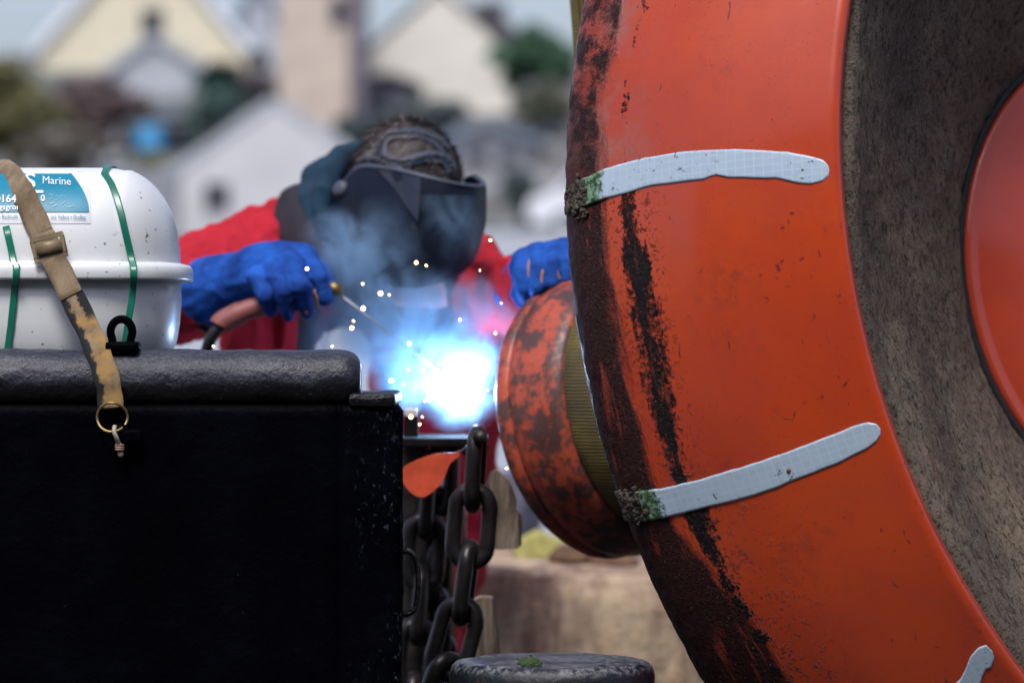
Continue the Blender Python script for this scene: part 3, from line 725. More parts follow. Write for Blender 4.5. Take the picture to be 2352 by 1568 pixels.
# reflective strips: outlines in (axial, angle), laid on the skin with their own thickness
t_skin = lambda a: a
def strip(outline, name='reflective_strip', label=None, off=.0017, mat=None, step=.006):
    ts = [q[0] for q in outline]; t0, t1 = min(ts), max(ts)
    def cross(t):
        ys = []
        L = outline + [outline[0]]
        for (a, b), (c, d) in zip(L, L[1:]):
            if (a <= t < c) or (c <= t < a): ys.append(b + (d - b) * (t - a) / (c - a))
        return (min(ys), max(ys)) if len(ys) > 1 else None
    bm = bmesh.new(); uvl = bm.loops.layers.uv.new('UVMap'); rows = []
    nn = max(8, int((t1 - t0) / step)); m = 12
    for i in range(nn + 1):
        t = t0 + 1e-4 + (t1 - t0 - 1.2e-4) * (1 - (1 - i / nn) ** 2.2); c = cross(t)
        if not c: continue
        lo, hi = c; lo += .05 * noise.noise(Vector((t * 60, lo, 0))); hi += .05 * noise.noise(Vector((t * 60, hi, 5)))
        row = [(t, lo - .01, -.004)] + [(t, lo + (hi - lo) * j / m, off) for j in range(m + 1)] + [(t, hi + .01, -.004)]
        rr_ = []
        for a, b, h in row:
            ra = radians(b); e = h + (.003 * noise.fractal(Vector((a * 70, b, 2)), 1, 2, 3) if a < -.31 else 0) + .0025 * sstep(-.27, -.30, a)
            rr_.append((bm.verts.new(bdisp(bpt(t_skin(a), ra, shell_rs(a)), a, 0, 0, ra) + (BE1 * cos(ra) + BE2 * sin(ra)) * e), a, b))
        rows.append(rr_)
    for A, B in zip(rows, rows[1:]):
        for j in range(len(A) - 1):
            q = (A[j], A[j + 1], B[j + 1], B[j]); f = bm.faces.new([x[0] for x in q])
            for l, x in zip(f.loops, q): l[uvl].uv = (x[1], x[2] / 360)
    for row in (rows[0], rows[-1]):
        try: bm.faces.new([x[0] for x in row])
        except Exception: pass
    return obj(name, bm, mat or M['tape'], buoy, label=label)
S1 = [(-.375, 4.9), (-.33, 5.3), (-.28, 5.8), (-.222, 6.02), (-.17, 6.05), (-.104, 5.8), (-.046, 5.2), (-.018, 4.62), (-.009, 4.30), (-.0045, 3.85), (-.0038, 3.5), (-.005, 3.05), (-.011, 2.72), (-.024, 2.55), (-.034, 2.7), (-.06, 3.3), (-.114, 3.75), (-.126, 4.05), (-.132, 4.1), (-.142, 3.85), (-.198, 3.95), (-.222, 4.0), (-.246, 3.8), (-.292, 3.7), (-.332, 3.35), (-.375, 3.3)]
S2 = [(-.385, -16.0), (-.316, -16.35), (-.286, -16.55), (-.234, -16.65), (-.164, -16.65), (-.112, -16.6), (-.05, -16.35), (-.032, -16.2), (-.014, -16.28), (-.006, -16.6), (-.0038, -17.0), (-.0055, -17.45), (-.012, -17.85), (-.024, -18.15), (-.06, -18.5), (-.112, -18.65), (-.128, -18.8), (-.18, -18.8), (-.226, -18.65), (-.28, -18.55), (-.302, -18.5), (-.385, -18.1)]
S3 = [(-.30, -38.0), (-.20, -38.1), (-.10, -38.0), (-.064, -37.8), (-.048, -37.5), (-.038, -37.0), (-.026, -36.3), (-.014, -36.0), (-.006, -36.1), (-.004, -36.8), (-.007, -37.4), (-.016, -38.0), (-.019, -37.75), (-.028, -38.2), (-.034, -38.6), (-.06, -40.1), (-.10, -40.4), (-.20, -40.3), (-.30, -40.2)]
strip(S1, label='upper pale strip with green moss at its outer end'); strip(S2, label='lower pale strip with mossy outer end and a drilled hole'); strip(S3, label='short torn strip end near the bottom')
strip([(a, b + 44.3) for a, b in S2])
# moss and crust at the strips' outer ends
rnd = random.Random(8)
for nm, a0, mt in (('barnacle_crust', 4.2, None), ('barnacle_crust', -17.2, None)):
    bm = bmesh.new()
    for k in range(150):
        t = rnd.uniform(-.365, -.318); b = a0 + rnd.gauss(0, .55)
        q = bpt(t, radians(b), shell_rs(t) + .004); s = rnd.uniform(.0015, .0045)
        sphere(bm, q, s, 1, (rnd.uniform(.6, 1.6), rnd.uniform(.6, 1.4), rnd.uniform(.6, 1.6)))
    cr = obj(nm, bm, basic('crust', (.055, .045, .034), .95, .6, 90, bump=.6), buoy, kind='stuff')
bm = bmesh.new(); q = bpt(-.112, radians(-17.9), shell_rs(-.112) + .0028)
rr = (BE1 * cos(radians(-17.9)) + BE2 * sin(radians(-17.9))); sphere(bm, q - rr * .0018, .0036, 2); obj('rivet', bm, basic('rusty_rivet', (.22, .06, .03), .7, .3, 60), buoy)
# flakes of torn skin at the strip end
bm = bmesh.new()
for k in range(6):
    q = bpt(-.366 + rnd.uniform(0, .05), radians(3.4 + rnd.uniform(-.5, 1.6)), 1.153); d = Vector((-1, rnd.uniform(-.3, .3), rnd.uniform(-.6, .3))) * rnd.uniform(.003, .008)
    e = Vector((.001, 0, .003)); f = bm.faces.new([bm.verts.new(x) for x in (q - e, q + d, q + e)])
    prism(bm, [q - e, q + d, q + e], (0, .002, 0))
obj('torn_flakes', bm, M['edge'], buoy, False, kind='stuff')

# ------------------------------------------------------------------ ribbed rubber fender strip hanging behind the buoy's top
bm = bmesh.new()
pts = [P(1362, 190, 6.05), P(1352, 100, 6.05), P(1345, 20, 6.05), P(1338, -80, 6.05), P(1345, -170, 6.08)]
tube(bm, [Vector(q) for q in spline(pts, 8)], .024, 14, sy=.5)
q = pts[0]
for k in range(-1, 2): tube(bm, [Vector(x) + Vector((k * .013, -.012, 0)) for x in spline(pts, 8)], .0035, 6)
o = obj('rubber_strap', bm, M['olive'], loc=(pts[0].x, 6.05, 0)); tag(o, 'olive brown ribbed rubber strap behind the top of the huge orange buoy', 'strap')

# ------------------------------------------------------------------ smaller worn float behind the ring
DC = Vector((.133, 6.1, -.123 + H)); DA = Vector((sin(.872) * cos(.2), -cos(.872) * cos(.2), sin(.2)))
DE1 = DA.cross(Vector((0, 0, 1))).normalized(); DE2 = DE1.cross(DA).normalized()
def rev(prof, C_, A, E1, E2, n=240, disp=None):
    bm = bmesh.new(); rings = []
    for t, r in prof:
        row = []
        for j in range(n):
            a = 2 * pi * j / n; rad = E1 * cos(a) + E2 * sin(a); q = C_ + A * t + rad * r
            row.append(q + rad * disp(q) if disp else q)
        rings.append(row)
    loft(bm, rings, True, True, True); return bm
drum = thing('orange_float', 'worn patchy orange float under the blue glove, half behind the huge buoy', 'float', (DC.x, DC.y, DC.z - .22))
wob = lambda q: .0022 * noise.noise(q * 14) + .0008 * noise.noise(q * 60)
obj('end_rim', rev([(-.027, .10), (-.026, .195), (-.022, .216), (-.012, .2225), (.002, .2220), (.007, .2195), (.009, .215)], DC, DA, DE1, DE2, 240, wob), M['drum'], drum)
obj('body', rev([(.008, .205), (.010, .2175), (.015, .2225), (.035, .2245), (.06, .2215), (.085, .2165), (.105, .2115), (.110, .20)], DC, DA, DE1, DE2, 240, wob), M['drum'], drum)
obj('ribbed_collar', rev([(.104, .20), (.112, .2085), (.13, .2105), (.17, .208), (.20, .20), (.22, .18)], DC, DA, DE1, DE2, 240, wob), M['olive'], drum)
obj('axle', rev([(.1, .05), (.3, .05), (.49, .05), (.50, .03)], DC, DA, DE1, DE2, 40), M['steel'], drum)

# ------------------------------------------------------------------ black steel bulwark with its top rail
BY = 5.20
x_end = P(925, 1000, BY).x; z_top = P(0, 930, BY).z; xl = -1.05
blw = thing('bulwark', 'black painted steel bulwark with a round top rail and a welded eye', 'bulwark', (-.6, BY, 0))
# front plate with a crease at the corner post
xc = P(778, 1000, BY).x
plan = [(xl, BY)] + [(xl + (xc - .004 - xl) * i / 40, BY) for i in range(1, 41)] + [(xc - .0015, BY + .003), (xc + .0015, BY + .003)]
plan += [(xc + .004 + (x_end - .018 - xc - .004) * i / 12, BY - .002 + .006 * (i / 12) ** 2) for i in range(13)]
plan += [(x_end - .018 + .018 * sin(q), BY + .004 + .018 * (1 - cos(q))) for q in (.3, .6, .9, 1.2, pi / 2)]
plan += [(x_end - .004, BY + .12), (x_end - .02, BY + .40), (xl, BY + .40)]
zs = [0] + [i * z_top / 60 for i in range(1, 60)] + [z_top - .008, z_top]
rings = []
for i, z in enumerate(zs):
    row = []
    for (x, y) in plan:
        q = Vector((x, y, z))
        if y < BY + .03: q.y += .0025 * noise.fractal(Vector((x * 7, z * 5, 0)), 1, 2, 3) + .0008 * noise.noise(Vector((x * 60, z * 60, 1)))
        if x > x_end - .02 and y < BY + .1: q.x += .003 * noise.fractal(Vector((z * 18, 3, 0)), 1, 2, 3)
        if i == len(zs) - 1: q = Vector((x + (-.006 if x > x_end - .02 else 0), y + (.006 if y < BY + .1 else 0), z))
        row.append(q)
    rings.append(row)
bm = bmesh.new(); loft(bm, rings, True, False, True)
obj('side_plate', bm, M['navy'], blw)
# cap lip on the corner post
bm = bmesh.new(); a = P(800, 903, BY); b = P(908, 942, BY)
box(bm, a.x, b.x, BY - .006, BY + .30, b.z + .004, a.z, .007); bmesh.ops.subdivide_edges(bm, edges=bm.edges[:], cuts=4, use_grid_fill=True)
for v in bm.verts: v.co += Vector((.6, .3, 1)) * .002 * noise.fractal(v.co * 40, 1, 2, 3)
obj('corner_cap', bm, M['rail'], blw)
# rail
RY = BY + .045; rc = P(0, 873, RY); rr = px(71, RY); rx1 = P(829, 873, RY).x
prof = [(xl, rr)] + [(xl + (rx1 - .028 - xl) * i / 90, rr) for i in range(1, 91)] + [(rx1 - .028 + .028 * sin(q), rr - .022 * (1 - cos(q))) for q in (.25, .5, .75, 1., 1.25, 1.5)] + [(rx1 - .001, rr * .45), (rx1 - .001, .004)]
rings = []
for x, r in prof:
    row = []
    for j in range(64):
        a = 2 * pi * j / 64; q = Vector((x, RY + sin(a) * r, rc.z + cos(a) * r))
        d = .0018 * noise.fractal(q * 20, 1, 2, 3) + .0007 * noise.noise(q * 90)
        row.append(q + Vector((0, sin(a), cos(a))) * d)
    rings.append(row)
bm = bmesh.new(); loft(bm, rings, True, True, True); obj('top_rail', bm, M['rail'], blw)
# pad eye on the rail
q = P(279, 762, RY - .01); bm = bmesh.new()
tube(bm, [Vector((q.x + px(25, RY) * cos(a), RY - .01, q.z + px(29, RY) * sin(a) - (.008 if sin(a) < -.6 else 0))) for a in [2 * pi * j / 36 for j in range(36)]], px(9.5, RY), 14, True)
pe = obj('eye_ring', bm, M['navy'], blw)
bm = bmesh.new(); a = P(244, 784, RY - .01); b = P(322, 812, RY - .01); box(bm, a.x, b.x, RY - .032, RY + .012, b.z, a.z, .006); obj('eye_base', bm, M['navy'], blw)
# lug for the strap
bm = bmesh.new(); a = P(282, 985, BY); b = P(328, 1016, BY); box(bm, a.x, b.x, BY - .022, BY + .004, b.z, a.z, .004)
box(bm, P(258, 0, BY).x, P(292, 0, BY).x, BY - .014, BY + .004, P(0, 1022, BY).z, P(0, 972, BY).z, .005); obj('lashing_lug', bm, M['navy'], blw)
# grab handle on the corner
bm = bmesh.new(); hp = [(918, 1266), (938, 1266), (952, 1278), (959, 1302), (961, 1345), (956, 1388), (945, 1406), (918, 1411)]
tube(bm, [Vector(x) + Vector((0, 0, .0012 * noise.noise(Vector(x) * 90))) for x in spline([P(u, v, BY + .055) for u, v in hp], 6)], px(6.5, BY), 10); obj('grab_handle', bm, M['rail'], blw)

# ------------------------------------------------------------------ life raft canister
CYc = 5.50; LW = .175; zs0 = P(0, 606, 5.33).z; zs1 = P(0, 643, 5.33).z; LH = P(0, 387, CYc).z - zs0
xr = P(412, 606, CYc).x; LL = px(172, 5.4); xlft = -1.06
raft = thing('life_raft_canister', 'white life raft canister with a turquoise sticker and two green bands', 'life raft', ((xr + xlft) / 2, CYc, z_top))
PE = 2.7
def hsx(x):
    X = min((xr - x) / LL, (x - xlft) / LL)
    return 0.001 if X <= 0 else (1 if X >= 1 else max(.001, (1 - (1 - X) ** 2.2) ** (1 / 2.2)))
def wsx(x):
    X = min((xr - x), (x - xlft)) / .15
    return .03 if X <= 0 else (1 if X >= 1 else .03 + .97 * (1 - (1 - X) ** 2.2) ** (1 / 2.2))
def ridge(x):            # shallow step in the lid where the right green band lies
    u = (x / (K * 5.35)) + 1176
    return .0035 * (sstep(262, 282, u) - sstep(372, 400, u))
def lid(x, th, off=0):
    h = LH * hsx(x); w = LW * wsx(x); c = max(0, abs(cos(th))) ** (2 / PE); s = max(0, sin(th)) ** (2 / PE)
    o = off + ridge(x) * sin(th) ** .5 if sin(th) > 0 else off
    return Vector((x, CYc - math.copysign(c, cos(th)) * (w + o), zs0 + s * (h + o)))
def lidpt(u, v, off=.0015):
    d = 5.34
    for _ in range(8):
        q = P(u, v, d); h = LH * hsx(q.x) ; w = LW * wsx(q.x); f = clamp((q.z - zs0) / max(h, 1e-4), 0, .999)
        d = d + .7 * (CYc - w * (1 - f ** PE) ** (1 / PE) - d)
    q = P(u, v, d); r_ = ridge(q.x) + off
    fz = clamp((q.z - zs0) / max(LH, 1e-4), 0, 1)
    return q + Vector((0, -r_ * (1 - fz ** 3 * .6), r_ * fz ** 2))
xs = [xlft + i * (xr - LL - xlft) / 60 for i in range(60)] + [xr - LL + LL * (1 - (1 - i / 48) ** 2.2) for i in range(49)]
xs = [xlft + .0005 + LL * (i / 14) ** 2 for i in range(14)] + [x for x in xs if x > xlft + LL]
bm = bmesh.new(); loft(bm, [[lid(x, pi * (j / 48)) for j in range(49)] for x in xs], False)
obj('lid', bm, M['white'], raft)
def rrect(x0, x1, y0, y1, r, z, n=8):
    out = []
    for cx, cy, a0 in ((x1 - r, y1 - r, 0), (x0 + r, y1 - r, 90), (x0 + r, y0 + r, 180), (x1 - r, y0 + r, 270)):
        for k in range(n + 1):
            a = radians(a0 + 90 * k / n); out.append(Vector((cx + r * cos(a), cy + r * sin(a), z)))
    return out
bm = bmesh.new(); fx1 = P(439, 0, CYc).x; fo = .016
def fl(g, z): return rrect(xlft - .02 + g, fx1 - g, CYc - LW - fo + g, CYc + LW + fo - g, .16 - g * .5, z, 16)
dz = zs0 - zs1
loft(bm, [fl(.016, zs0 + .004), fl(.004, zs0 + .001), fl(.001, zs0 - .004), fl(0, zs0 - .01), fl(0, zs1 + .004), fl(.001, zs1 + .001), fl(.004, zs1), fl(.02, zs1)], True, True, True)
obj('seam_flange', bm, M['white'], raft)
hx = P(412, 0, CYc).x; zb = z_top + .001
bm = bmesh.new()
def hl(f, z): return rrect(xlft + .01 + f, hx - f, CYc - LW + f * .8 + .002, CYc + LW - f * .8 - .002, .145, z, 16)
loft(bm, [hl(0, zs1 + .001), hl(0, zs1 - .03), hl(.002, zs1 - .06), hl(.006, zs1 - .085), hl(.014, zs1 - .105), hl(.03, zs1 - .13), hl(.05, zb + .004), hl(.055, zb)], True, True, True)
obj('hull', bm, M['white'], raft)
# green bands: over the lid, flange and hull
def ribbon(name, pts, half, mat, parent, thick=.0012, widen=None, uv=False, loc=None):
    """pts = list of (Vector, across-direction)"""
    bm = bmesh.new(); uvl = bm.loops.layers.uv.new('UVMap'); rows = []; L = 0
    for i, (p, ac) in enumerate(pts):
        if i: L += (p - pts[i - 1][0]).length
        t = (pts[min(i + 1, len(pts) - 1)][0] - pts[max(i - 1, 0)][0]).normalized(); ac = (ac - t * ac.dot(t)).normalized(); nn = t.cross(ac).normalized()
        if nn.y > 0: nn = -nn
        h = half(i / (len(pts) - 1)) if callable(half) else half
        rows.append([(bm.verts.new(p + ac * h * q + nn * (thick if f else 0)), (q + 1) / 2, L) for q, f in ((-1, 0), (-1, 1), (-.6, 1), (-.2, 1), (.2, 1), (.6, 1), (1, 1), (1, 0))])
    for A, B in zip(rows, rows[1:]):
        for j in range(8):
            k = (j + 1) % 8; q = (A[j], A[k], B[k], B[j]); f = bm.faces.new([x[0] for x in q])
            for l, x in zip(f.loops, q): l[uvl].uv = (x[1], x[2])
    bm.faces.new([x[0] for x in rows[0]]); bm.faces.new([x[0] for x in rows[-1]][::-1])
    return obj(name, bm, mat, parent, loc=loc)
def band(path_lid, path_low, over=True):
    pts = []
    for (u, v) in path_lid: pts.append(lidpt(u, v, .002))
    top = pts[0]
    if over:
        th0 = [lid(top.x, radians(a), .003) for a in (104, 97, 90, 82, 74)]
        th0 = [q for q in th0 if q.y > top.y + .006]; pts = th0 + pts
    yf = CYc - LW - fo - .0012
    for (u, v) in path_low[:2]: pts.append(Vector((P(u, v, yf).x, yf, P(u, v, yf).z)))
    for (u, v) in path_low[2:]:
        yy = CYc - LW + .0 - .001 + .8 * .014 * clamp((zs1 - P(u, v, 5.33).z - .05) / .06)
        pts.append(Vector((P(u, v, yy).x, yy, P(u, v, yy).z)))
    return ribbon('green_band', [(p, Vector((1, 0, 0))) for p in pts], px(8, 5.33), M['green'], raft)
band([(240, 402), (256, 425), (268, 455), (280, 495), (288, 530), (299, 575), (304, 600)], [(307, 612), (307, 640), (306, 652), (303, 690), (296, 730), (290, 770), (284, 806), (280, 830)])
band([(14, 520), (20, 545), (26, 572), (31, 600)], [(38, 612), (37, 640), (35, 655), (30, 700), (25, 750), (18, 800), (14, 830)], False)
# sticker: white label, turquoise panel with curved right end, lettering
def patch(name, outline, mat, off, parent, label=None):
    """outline as rows: list of (v, u_left, u_right)"""
    bm = bmesh.new(); rows = []
    for (v, a, b) in outline: rows.append([bm.verts.new(lidpt(a + (b - a) * j / 60, v, off)) for j in range(61)])
    for A, B in zip(rows, rows[1:]):
        for j in range(60): bm.faces.new((A[j], A[j + 1], B[j + 1], B[j]))
    r = bmesh.ops.extrude_face_region(bm, geom=bm.faces[:])
    for e in r['geom']:
        if isinstance(e, bmesh.types.BMVert): e.co += Vector((0, -.0003, .00005))
    return obj(name, bm, mat, parent, False, label=label)
stk = patch('sticker', [(430 + i * 5.6, -330, 209) for i in range(0, 16)], M['label'], .0004, raft)
def rightedge(v): return 164 + 41 * sin(clamp((v - 401) / 87) * pi / 2) ** .9 if v > 401 else 164
pan = patch('turquoise_panel', [(401 + i * 87 / 16, -300, rightedge(401 + i * 87 / 16)) for i in range(17)], M['turq'], .0016, raft)
def lettering(name, body, u, v, size, mat, parent, bold=.0, slope=0., sx=1.):
    f = lambda x, y: lidpt(u + x * sx, v - y + x * slope, .0034)
    return obj(name, text_bm(body, size, f, bold), mat, parent, False)
lettering('lettering', 'S', 56, 434, 46, M['letter'], stk, .9, .03, 1.28)
lettering('lettering', 'Marine', 97, 425, 24, M['letter'], stk, 0, .05)
lettering('lettering', '0164', -10, 466, 24, M['letter'], stk, .35, .02)
lettering('lettering', '0', 94, 464, 20, M['letter'], stk, .35)
lettering('lettering', 'gsgrou', -1, 483, 18, M['letter'], stk, .1, .0)
bm = bmesh.new(); 
for i in range(2): pass
rows = [[bm.verts.new(lidpt(64 + 36 * j / 6, v, .0034)) for j in range(7)] for v in (440, 443, 446)]
for A, B in zip(rows, rows[1:]):
    for j in range(6): bm.faces.new((A[j], A[j + 1], B[j + 1], B[j]))
obj('underline', bm, M['letter'], stk, False)
lettering('lettering', '\u2022 Redruth', -3, 502, 14.0, M['letter_grey'], stk, 0, 0, .8)
lettering('lettering', 'ort Talbot \u2022 Dudley', 117, 503, 14.0, M['letter_grey'], stk, 0, .012, .72)
rnd = random.Random(5); bm = bmesh.new()
for k in range(14):      # scratches through the print
    u0 = 112 + rnd.random() * 48; v0 = 446 + rnd.random() * 32; a = rnd.uniform(-.5, .9); L_ = rnd.uniform(3, 12)
    p = [lidpt(u0, v0, .0030), lidpt(u0 + L_ * cos(a), v0 - L_ * sin(a), .0030), lidpt(u0 + L_ * cos(a) + .4, v0 - L_ * sin(a) + rnd.uniform(.5, 1.1), .0030), lidpt(u0 + .3, v0 + rnd.uniform(.5, 1.3), .0030)]
    bm.faces.new([bm.verts.new(x) for x in p])
obj('scratches', bm, basic('worn_print', (.35, .58, .68), .5, .2), stk, False, kind='stuff')

# ------------------------------------------------------------------ webbing strap over canister and rail
strap = thing('webbing_strap', 'dirty tan webbing strap with a buckle, tied down over the rail', 'strap', P(255, 935, BY - .02))
lp = spline([(8, 396), (30, 415), (55, 452), (78, 497), (98, 540)], 7)
pts = []
pts = []
def acr(u0, v0, u1, v1):
    d = Vector((u1 - u0, 0, -(v1 - v0))).normalized(); return Vector((-d.z, 0, d.x)) * -1
for i, (u, v) in enumerate(lp):
    u2, v2 = lp[min(i + 1, len(lp) - 1)]; u1, v1 = lp[max(i - 1, 0)]
    q = lidpt(u, v, .004)
    pts.append((q, acr(u1, v1, u2, v2)))
x_ = pts[0][0].x; f_ = clamp((pts[0][0].z - .004 - zs0) / LH, 0, .999) ; th_ = math.asin(f_ ** (PE / 2))
pts = [(lid(x_ - .05 * k / 6, th_ + (radians(98) - th_) * k / 6, .005), Vector((1, 0, .45 - .06 * k))) for k in range(6, 0, -1)] + pts
mid = spline([(98, 540, 5.321), (110, 566, 5.312), (128, 606, 5.300), (150, 648, 5.292), (176, 702, 5.272), (203, 757, 5.246), (222, 800, 5.222), (236, 838, 5.206), (247, 873, BY - .004), (252, 905, BY - .004), (255, 938, BY - .008)], 5)
for i, (u, v, d) in enumerate(mid[1:]):
    u1, v1 = mid[i][:2]; pts.append((P(u, v, d), acr(u1, v1, u, v)))
d0 = [q for q in pts]
pts2 = []
for i, (p, a) in enumerate(pts):
    if a.x < 0: a = -a
    pts2.append((p, a))
ribbon('strap_band', pts2, lambda f: px(28.5, 5.3) + .0006 * sin(f * 60), M['webbing'], strap, .0028)
# doubled layer under the buckle
ribbon('strap_tail', [(p + Vector((0, -.0032, .0)), a) for p, a in pts2 if 568 < (784 - (p.z - H) / p.y / K) < 690], px(27.5, 5.3), M['webbing'], strap, .0022)
# buckle: frame, bar
def bk(x, y, dy=-.010):    # local buckle coordinates in photograph pixels, turned with the strap
    a = radians(-13); return P(112 + x * cos(a) - y * sin(a), 568 + x * sin(a) + y * cos(a), 5.309 + dy * 1)
bm = bmesh.new()
for (x0, y0, x1, y1) in ((-39, -30, 39, -19), (-39, 19, 39, 30), (-39, -19, -29, 19), (29, -19, 39, 19)):
    prism(bm, [bk(x0, y0), bk(x1, y0), bk(x1, y1), bk(x0, y1)], (0, .006, 0))
bmesh.ops.remove_doubles(bm, verts=bm.verts, dist=1e-6)
bmesh.ops.bevel(bm, geom=bm.edges[:], offset=.0009, segments=2, affect='EDGES')
bk_o = obj('buckle', bm, basic('khaki_buckle', (.27, .21, .12), .55, .3, 40, bump=.3), strap, False)
bm = bmesh.new(); tube(bm, [bk(-30, 0, -.012), bk(30, 0, -.012)], px(14, 5.3), 16, sy=.55)
obj('roller', bm, basic('khaki_roller', (.21, .165, .09), .5, .4, 50, metal=.15, bump=.3), bk_o)
# ring, hook and knot
rc_ = P(257, 958, BY - .012); bm = bmesh.new()
tube(bm, [rc_ + Vector((px(35, BY) * cos(a), .006 * cos(2 * a), px(33, BY) * sin(a))) for a in [2 * pi * j / 48 for j in range(48)]], px(3.2, BY), 10, True); obj('ring', bm, M['brass'], strap)
bm = bmesh.new(); tube(bm, [Vector(x) for x in spline([P(264, 978, BY - .026), P(262, 990, BY - .03), P(268, 1006, BY - .028), P(273, 1020, BY - .02)], 5)], px(5, BY), 10); obj('cord', bm, M['ivory'], strap)
bm = bmesh.new(); tube(bm, [P(272, 1018, BY - .02), P(276, 1034, BY - .018)], [px(7, BY), px(8.5, BY)], 12)
for k in range(3): tube(bm, [P(275, 1022 + k * 5, BY - .019) + Vector((px(9, BY) * cos(a), px(9, BY) * sin(a), 0)) for a in [2 * pi * j / 16 for j in range(16)]], px(2.2, BY), 8, True)
sphere(bm, P(277, 1042, BY - .018), px(7, BY), 2, (1, 1, 1.2)); obj('knot', bm, basic('pinkish_cord', (.38, .22, .15), .7, .4, 90, bump=.4), strap)

# ------------------------------------------------------------------ bollard in front
bc = P(1268, 1515, 5.12); R_ = px(236, 5.12); zt = P(0, 1515, 5.12).z
bol = thing('bollard', 'black round steel bollard with a worn flat top', 'bollard', (bc.x, 5.12, 0))
rings = []
for z, r in [(0, R_ * 1.0), (.03, R_), (zt - .12, R_), (zt - .03, R_), (zt - .018, R_), (zt - .008, R_ - .003), (zt - .002, R_ - .009), (zt, R_ - .018), (zt + .001, R_ * .6), (zt + .002, .01)]:
    rings.append([Vector((bc.x + cos(2 * pi * j / 120) * r, 5.12 + sin(2 * pi * j / 120) * r, z)) for j in range(120)])
for row in rings[1:]:
    for q in row: q += Vector((0, 0, .0012 * noise.fractal(q * 20, 1, 2, 3)))
bm = bmesh.new(); loft(bm, rings, True, True, True)
n = NB('bollard_paint'); geo = n.n.new('ShaderNodeNewGeometry'); nz = n.sep(geo.outputs['Normal'])[2]
f = n.noise(120, 5, .7); g = n.noise(14, 5, .65)
worn = n.math('MULTIPLY', n.ramp(f, .44, .60), n.math('MULTIPLY', n.ramp(n.sep(n.tc.outputs['Object'])[2], zt - .016, zt - .004), n.ramp(g, .30, .55)))
col = n.mix(n.math('MULTIPLY', worn, .85), (.006, .0065, .010), (.20, .21, .23))
col = n.mix(n.math('MULTIPLY', n.ramp(n.noise(26, 5, .7), .60, .68), .5), col, (.10, .045, .025))
bm_m = n.out(col, n.ramp(f, .3, .7, .28, .5), n.bump(f, .6, .003, n.bump(g, .4, .006)), spec=.5)
obj('post', bm, bm_m, bol)
bm = bmesh.new(); rnd = random.Random(3)
for k in range(160):
    q = P(1215 + rnd.gauss(0, 13), 1506, 5.07) ; q.y = 5.07 + rnd.gauss(0, .03); q.z = zt + .002; s = rnd.uniform(.001, .0026)
    sphere(bm, q, s, 1, (1.3, 1.3, .8))
obj('moss', bm, basic('moss', (.03, .06, .015), .95, .5, 200), bol, kind='stuff')

# ------------------------------------------------------------------ chains, bracket, tag, timber, stones
def link_mesh(L, Wd, d):
    """one welded oval link, long axis Z, lying in the XZ plane"""
    hl = L / 2 - Wd / 2; pts = []
    for k in range(13): a = pi * k / 12; pts.append(Vector((cos(a) * (Wd / 2 - d / 2), 0, hl + sin(a) * (Wd / 2 - d / 2))))
    for k in range(13): a = pi + pi * k / 12; pts.append(Vector((cos(a) * (Wd / 2 - d / 2), 0, -hl + sin(a) * (Wd / 2 - d / 2))))
    bm = bmesh.new(); tube(bm, pts, d / 2, 14, True)
    for v in bm.verts: v.co += Vector((noise.noise(v.co * 60), noise.noise(v.co * 60 + Vector((5, 0, 0))), 0)) * .0012
    me = bpy.data.meshes.new('link'); bmesh.ops.recalc_face_normals(bm, faces=bm.faces); bm.to_mesh(me); bm.free()
    me.polygons.foreach_set('use_smooth', [True] * len(me.polygons)); me.materials.append(M['chain']); return me
def chain(label, path, L, Wd, d, group, turn0):
    """hangs links along path (list of Vectors), each turned a quarter against the last"""
    me = link_mesh(L, Wd, d); r = thing('chain', label, 'chain', path[0], group)
    seg = L - 2 * d; tot = [0]
    for a, b in zip(path, path[1:]): tot.append(tot[-1] + (b - a).length)
    def at(s):
        for i in range(len(path) - 1):
            if s <= tot[i + 1]: return path[i].lerp(path[i + 1], (s - tot[i]) / (tot[i + 1] - tot[i]))
        return path[-1]
    s = 0; k = 0
    while s + seg <= tot[-1]:
        a = at(s); b = at(s + seg); m = (a + b) / 2
        o = bpy.data.objects.new('link', me); C.objects.link(o); o.parent = r; o.location = m - path[0]
        o.rotation_euler = ((a - b).to_track_quat('Z', 'Y') @ Matrix.Rotation(radians(turn0 + 90 * (k % 2)), 3, 'Z').to_quaternion()).to_euler()
        s += seg; k += 1
    return r
cd = 5.78
chain('dark heavy chain hanging in front of the driftwood, nearest the bollard', [P(1096, 1012, cd), P(1080, 1260, cd), P(1062, 1400, cd), P(1030, 1520, cd), P(985, 1660, cd + .02), P(930, 1800, cd + .05)], px(205, cd), px(116, cd), px(37, cd), 'chains hanging below the weld', -8)
chain('blurred dark chain hanging close beside the black bulwark', [P(985, 1085, 6.15), P(975, 1250, 6.15), P(962, 1400, 6.15), P(950, 1560, 6.15), P(948, 1760, 6.15)], px(190, 6.15), px(104, 6.15), px(34, 6.15), 'chains hanging below the weld', 0)
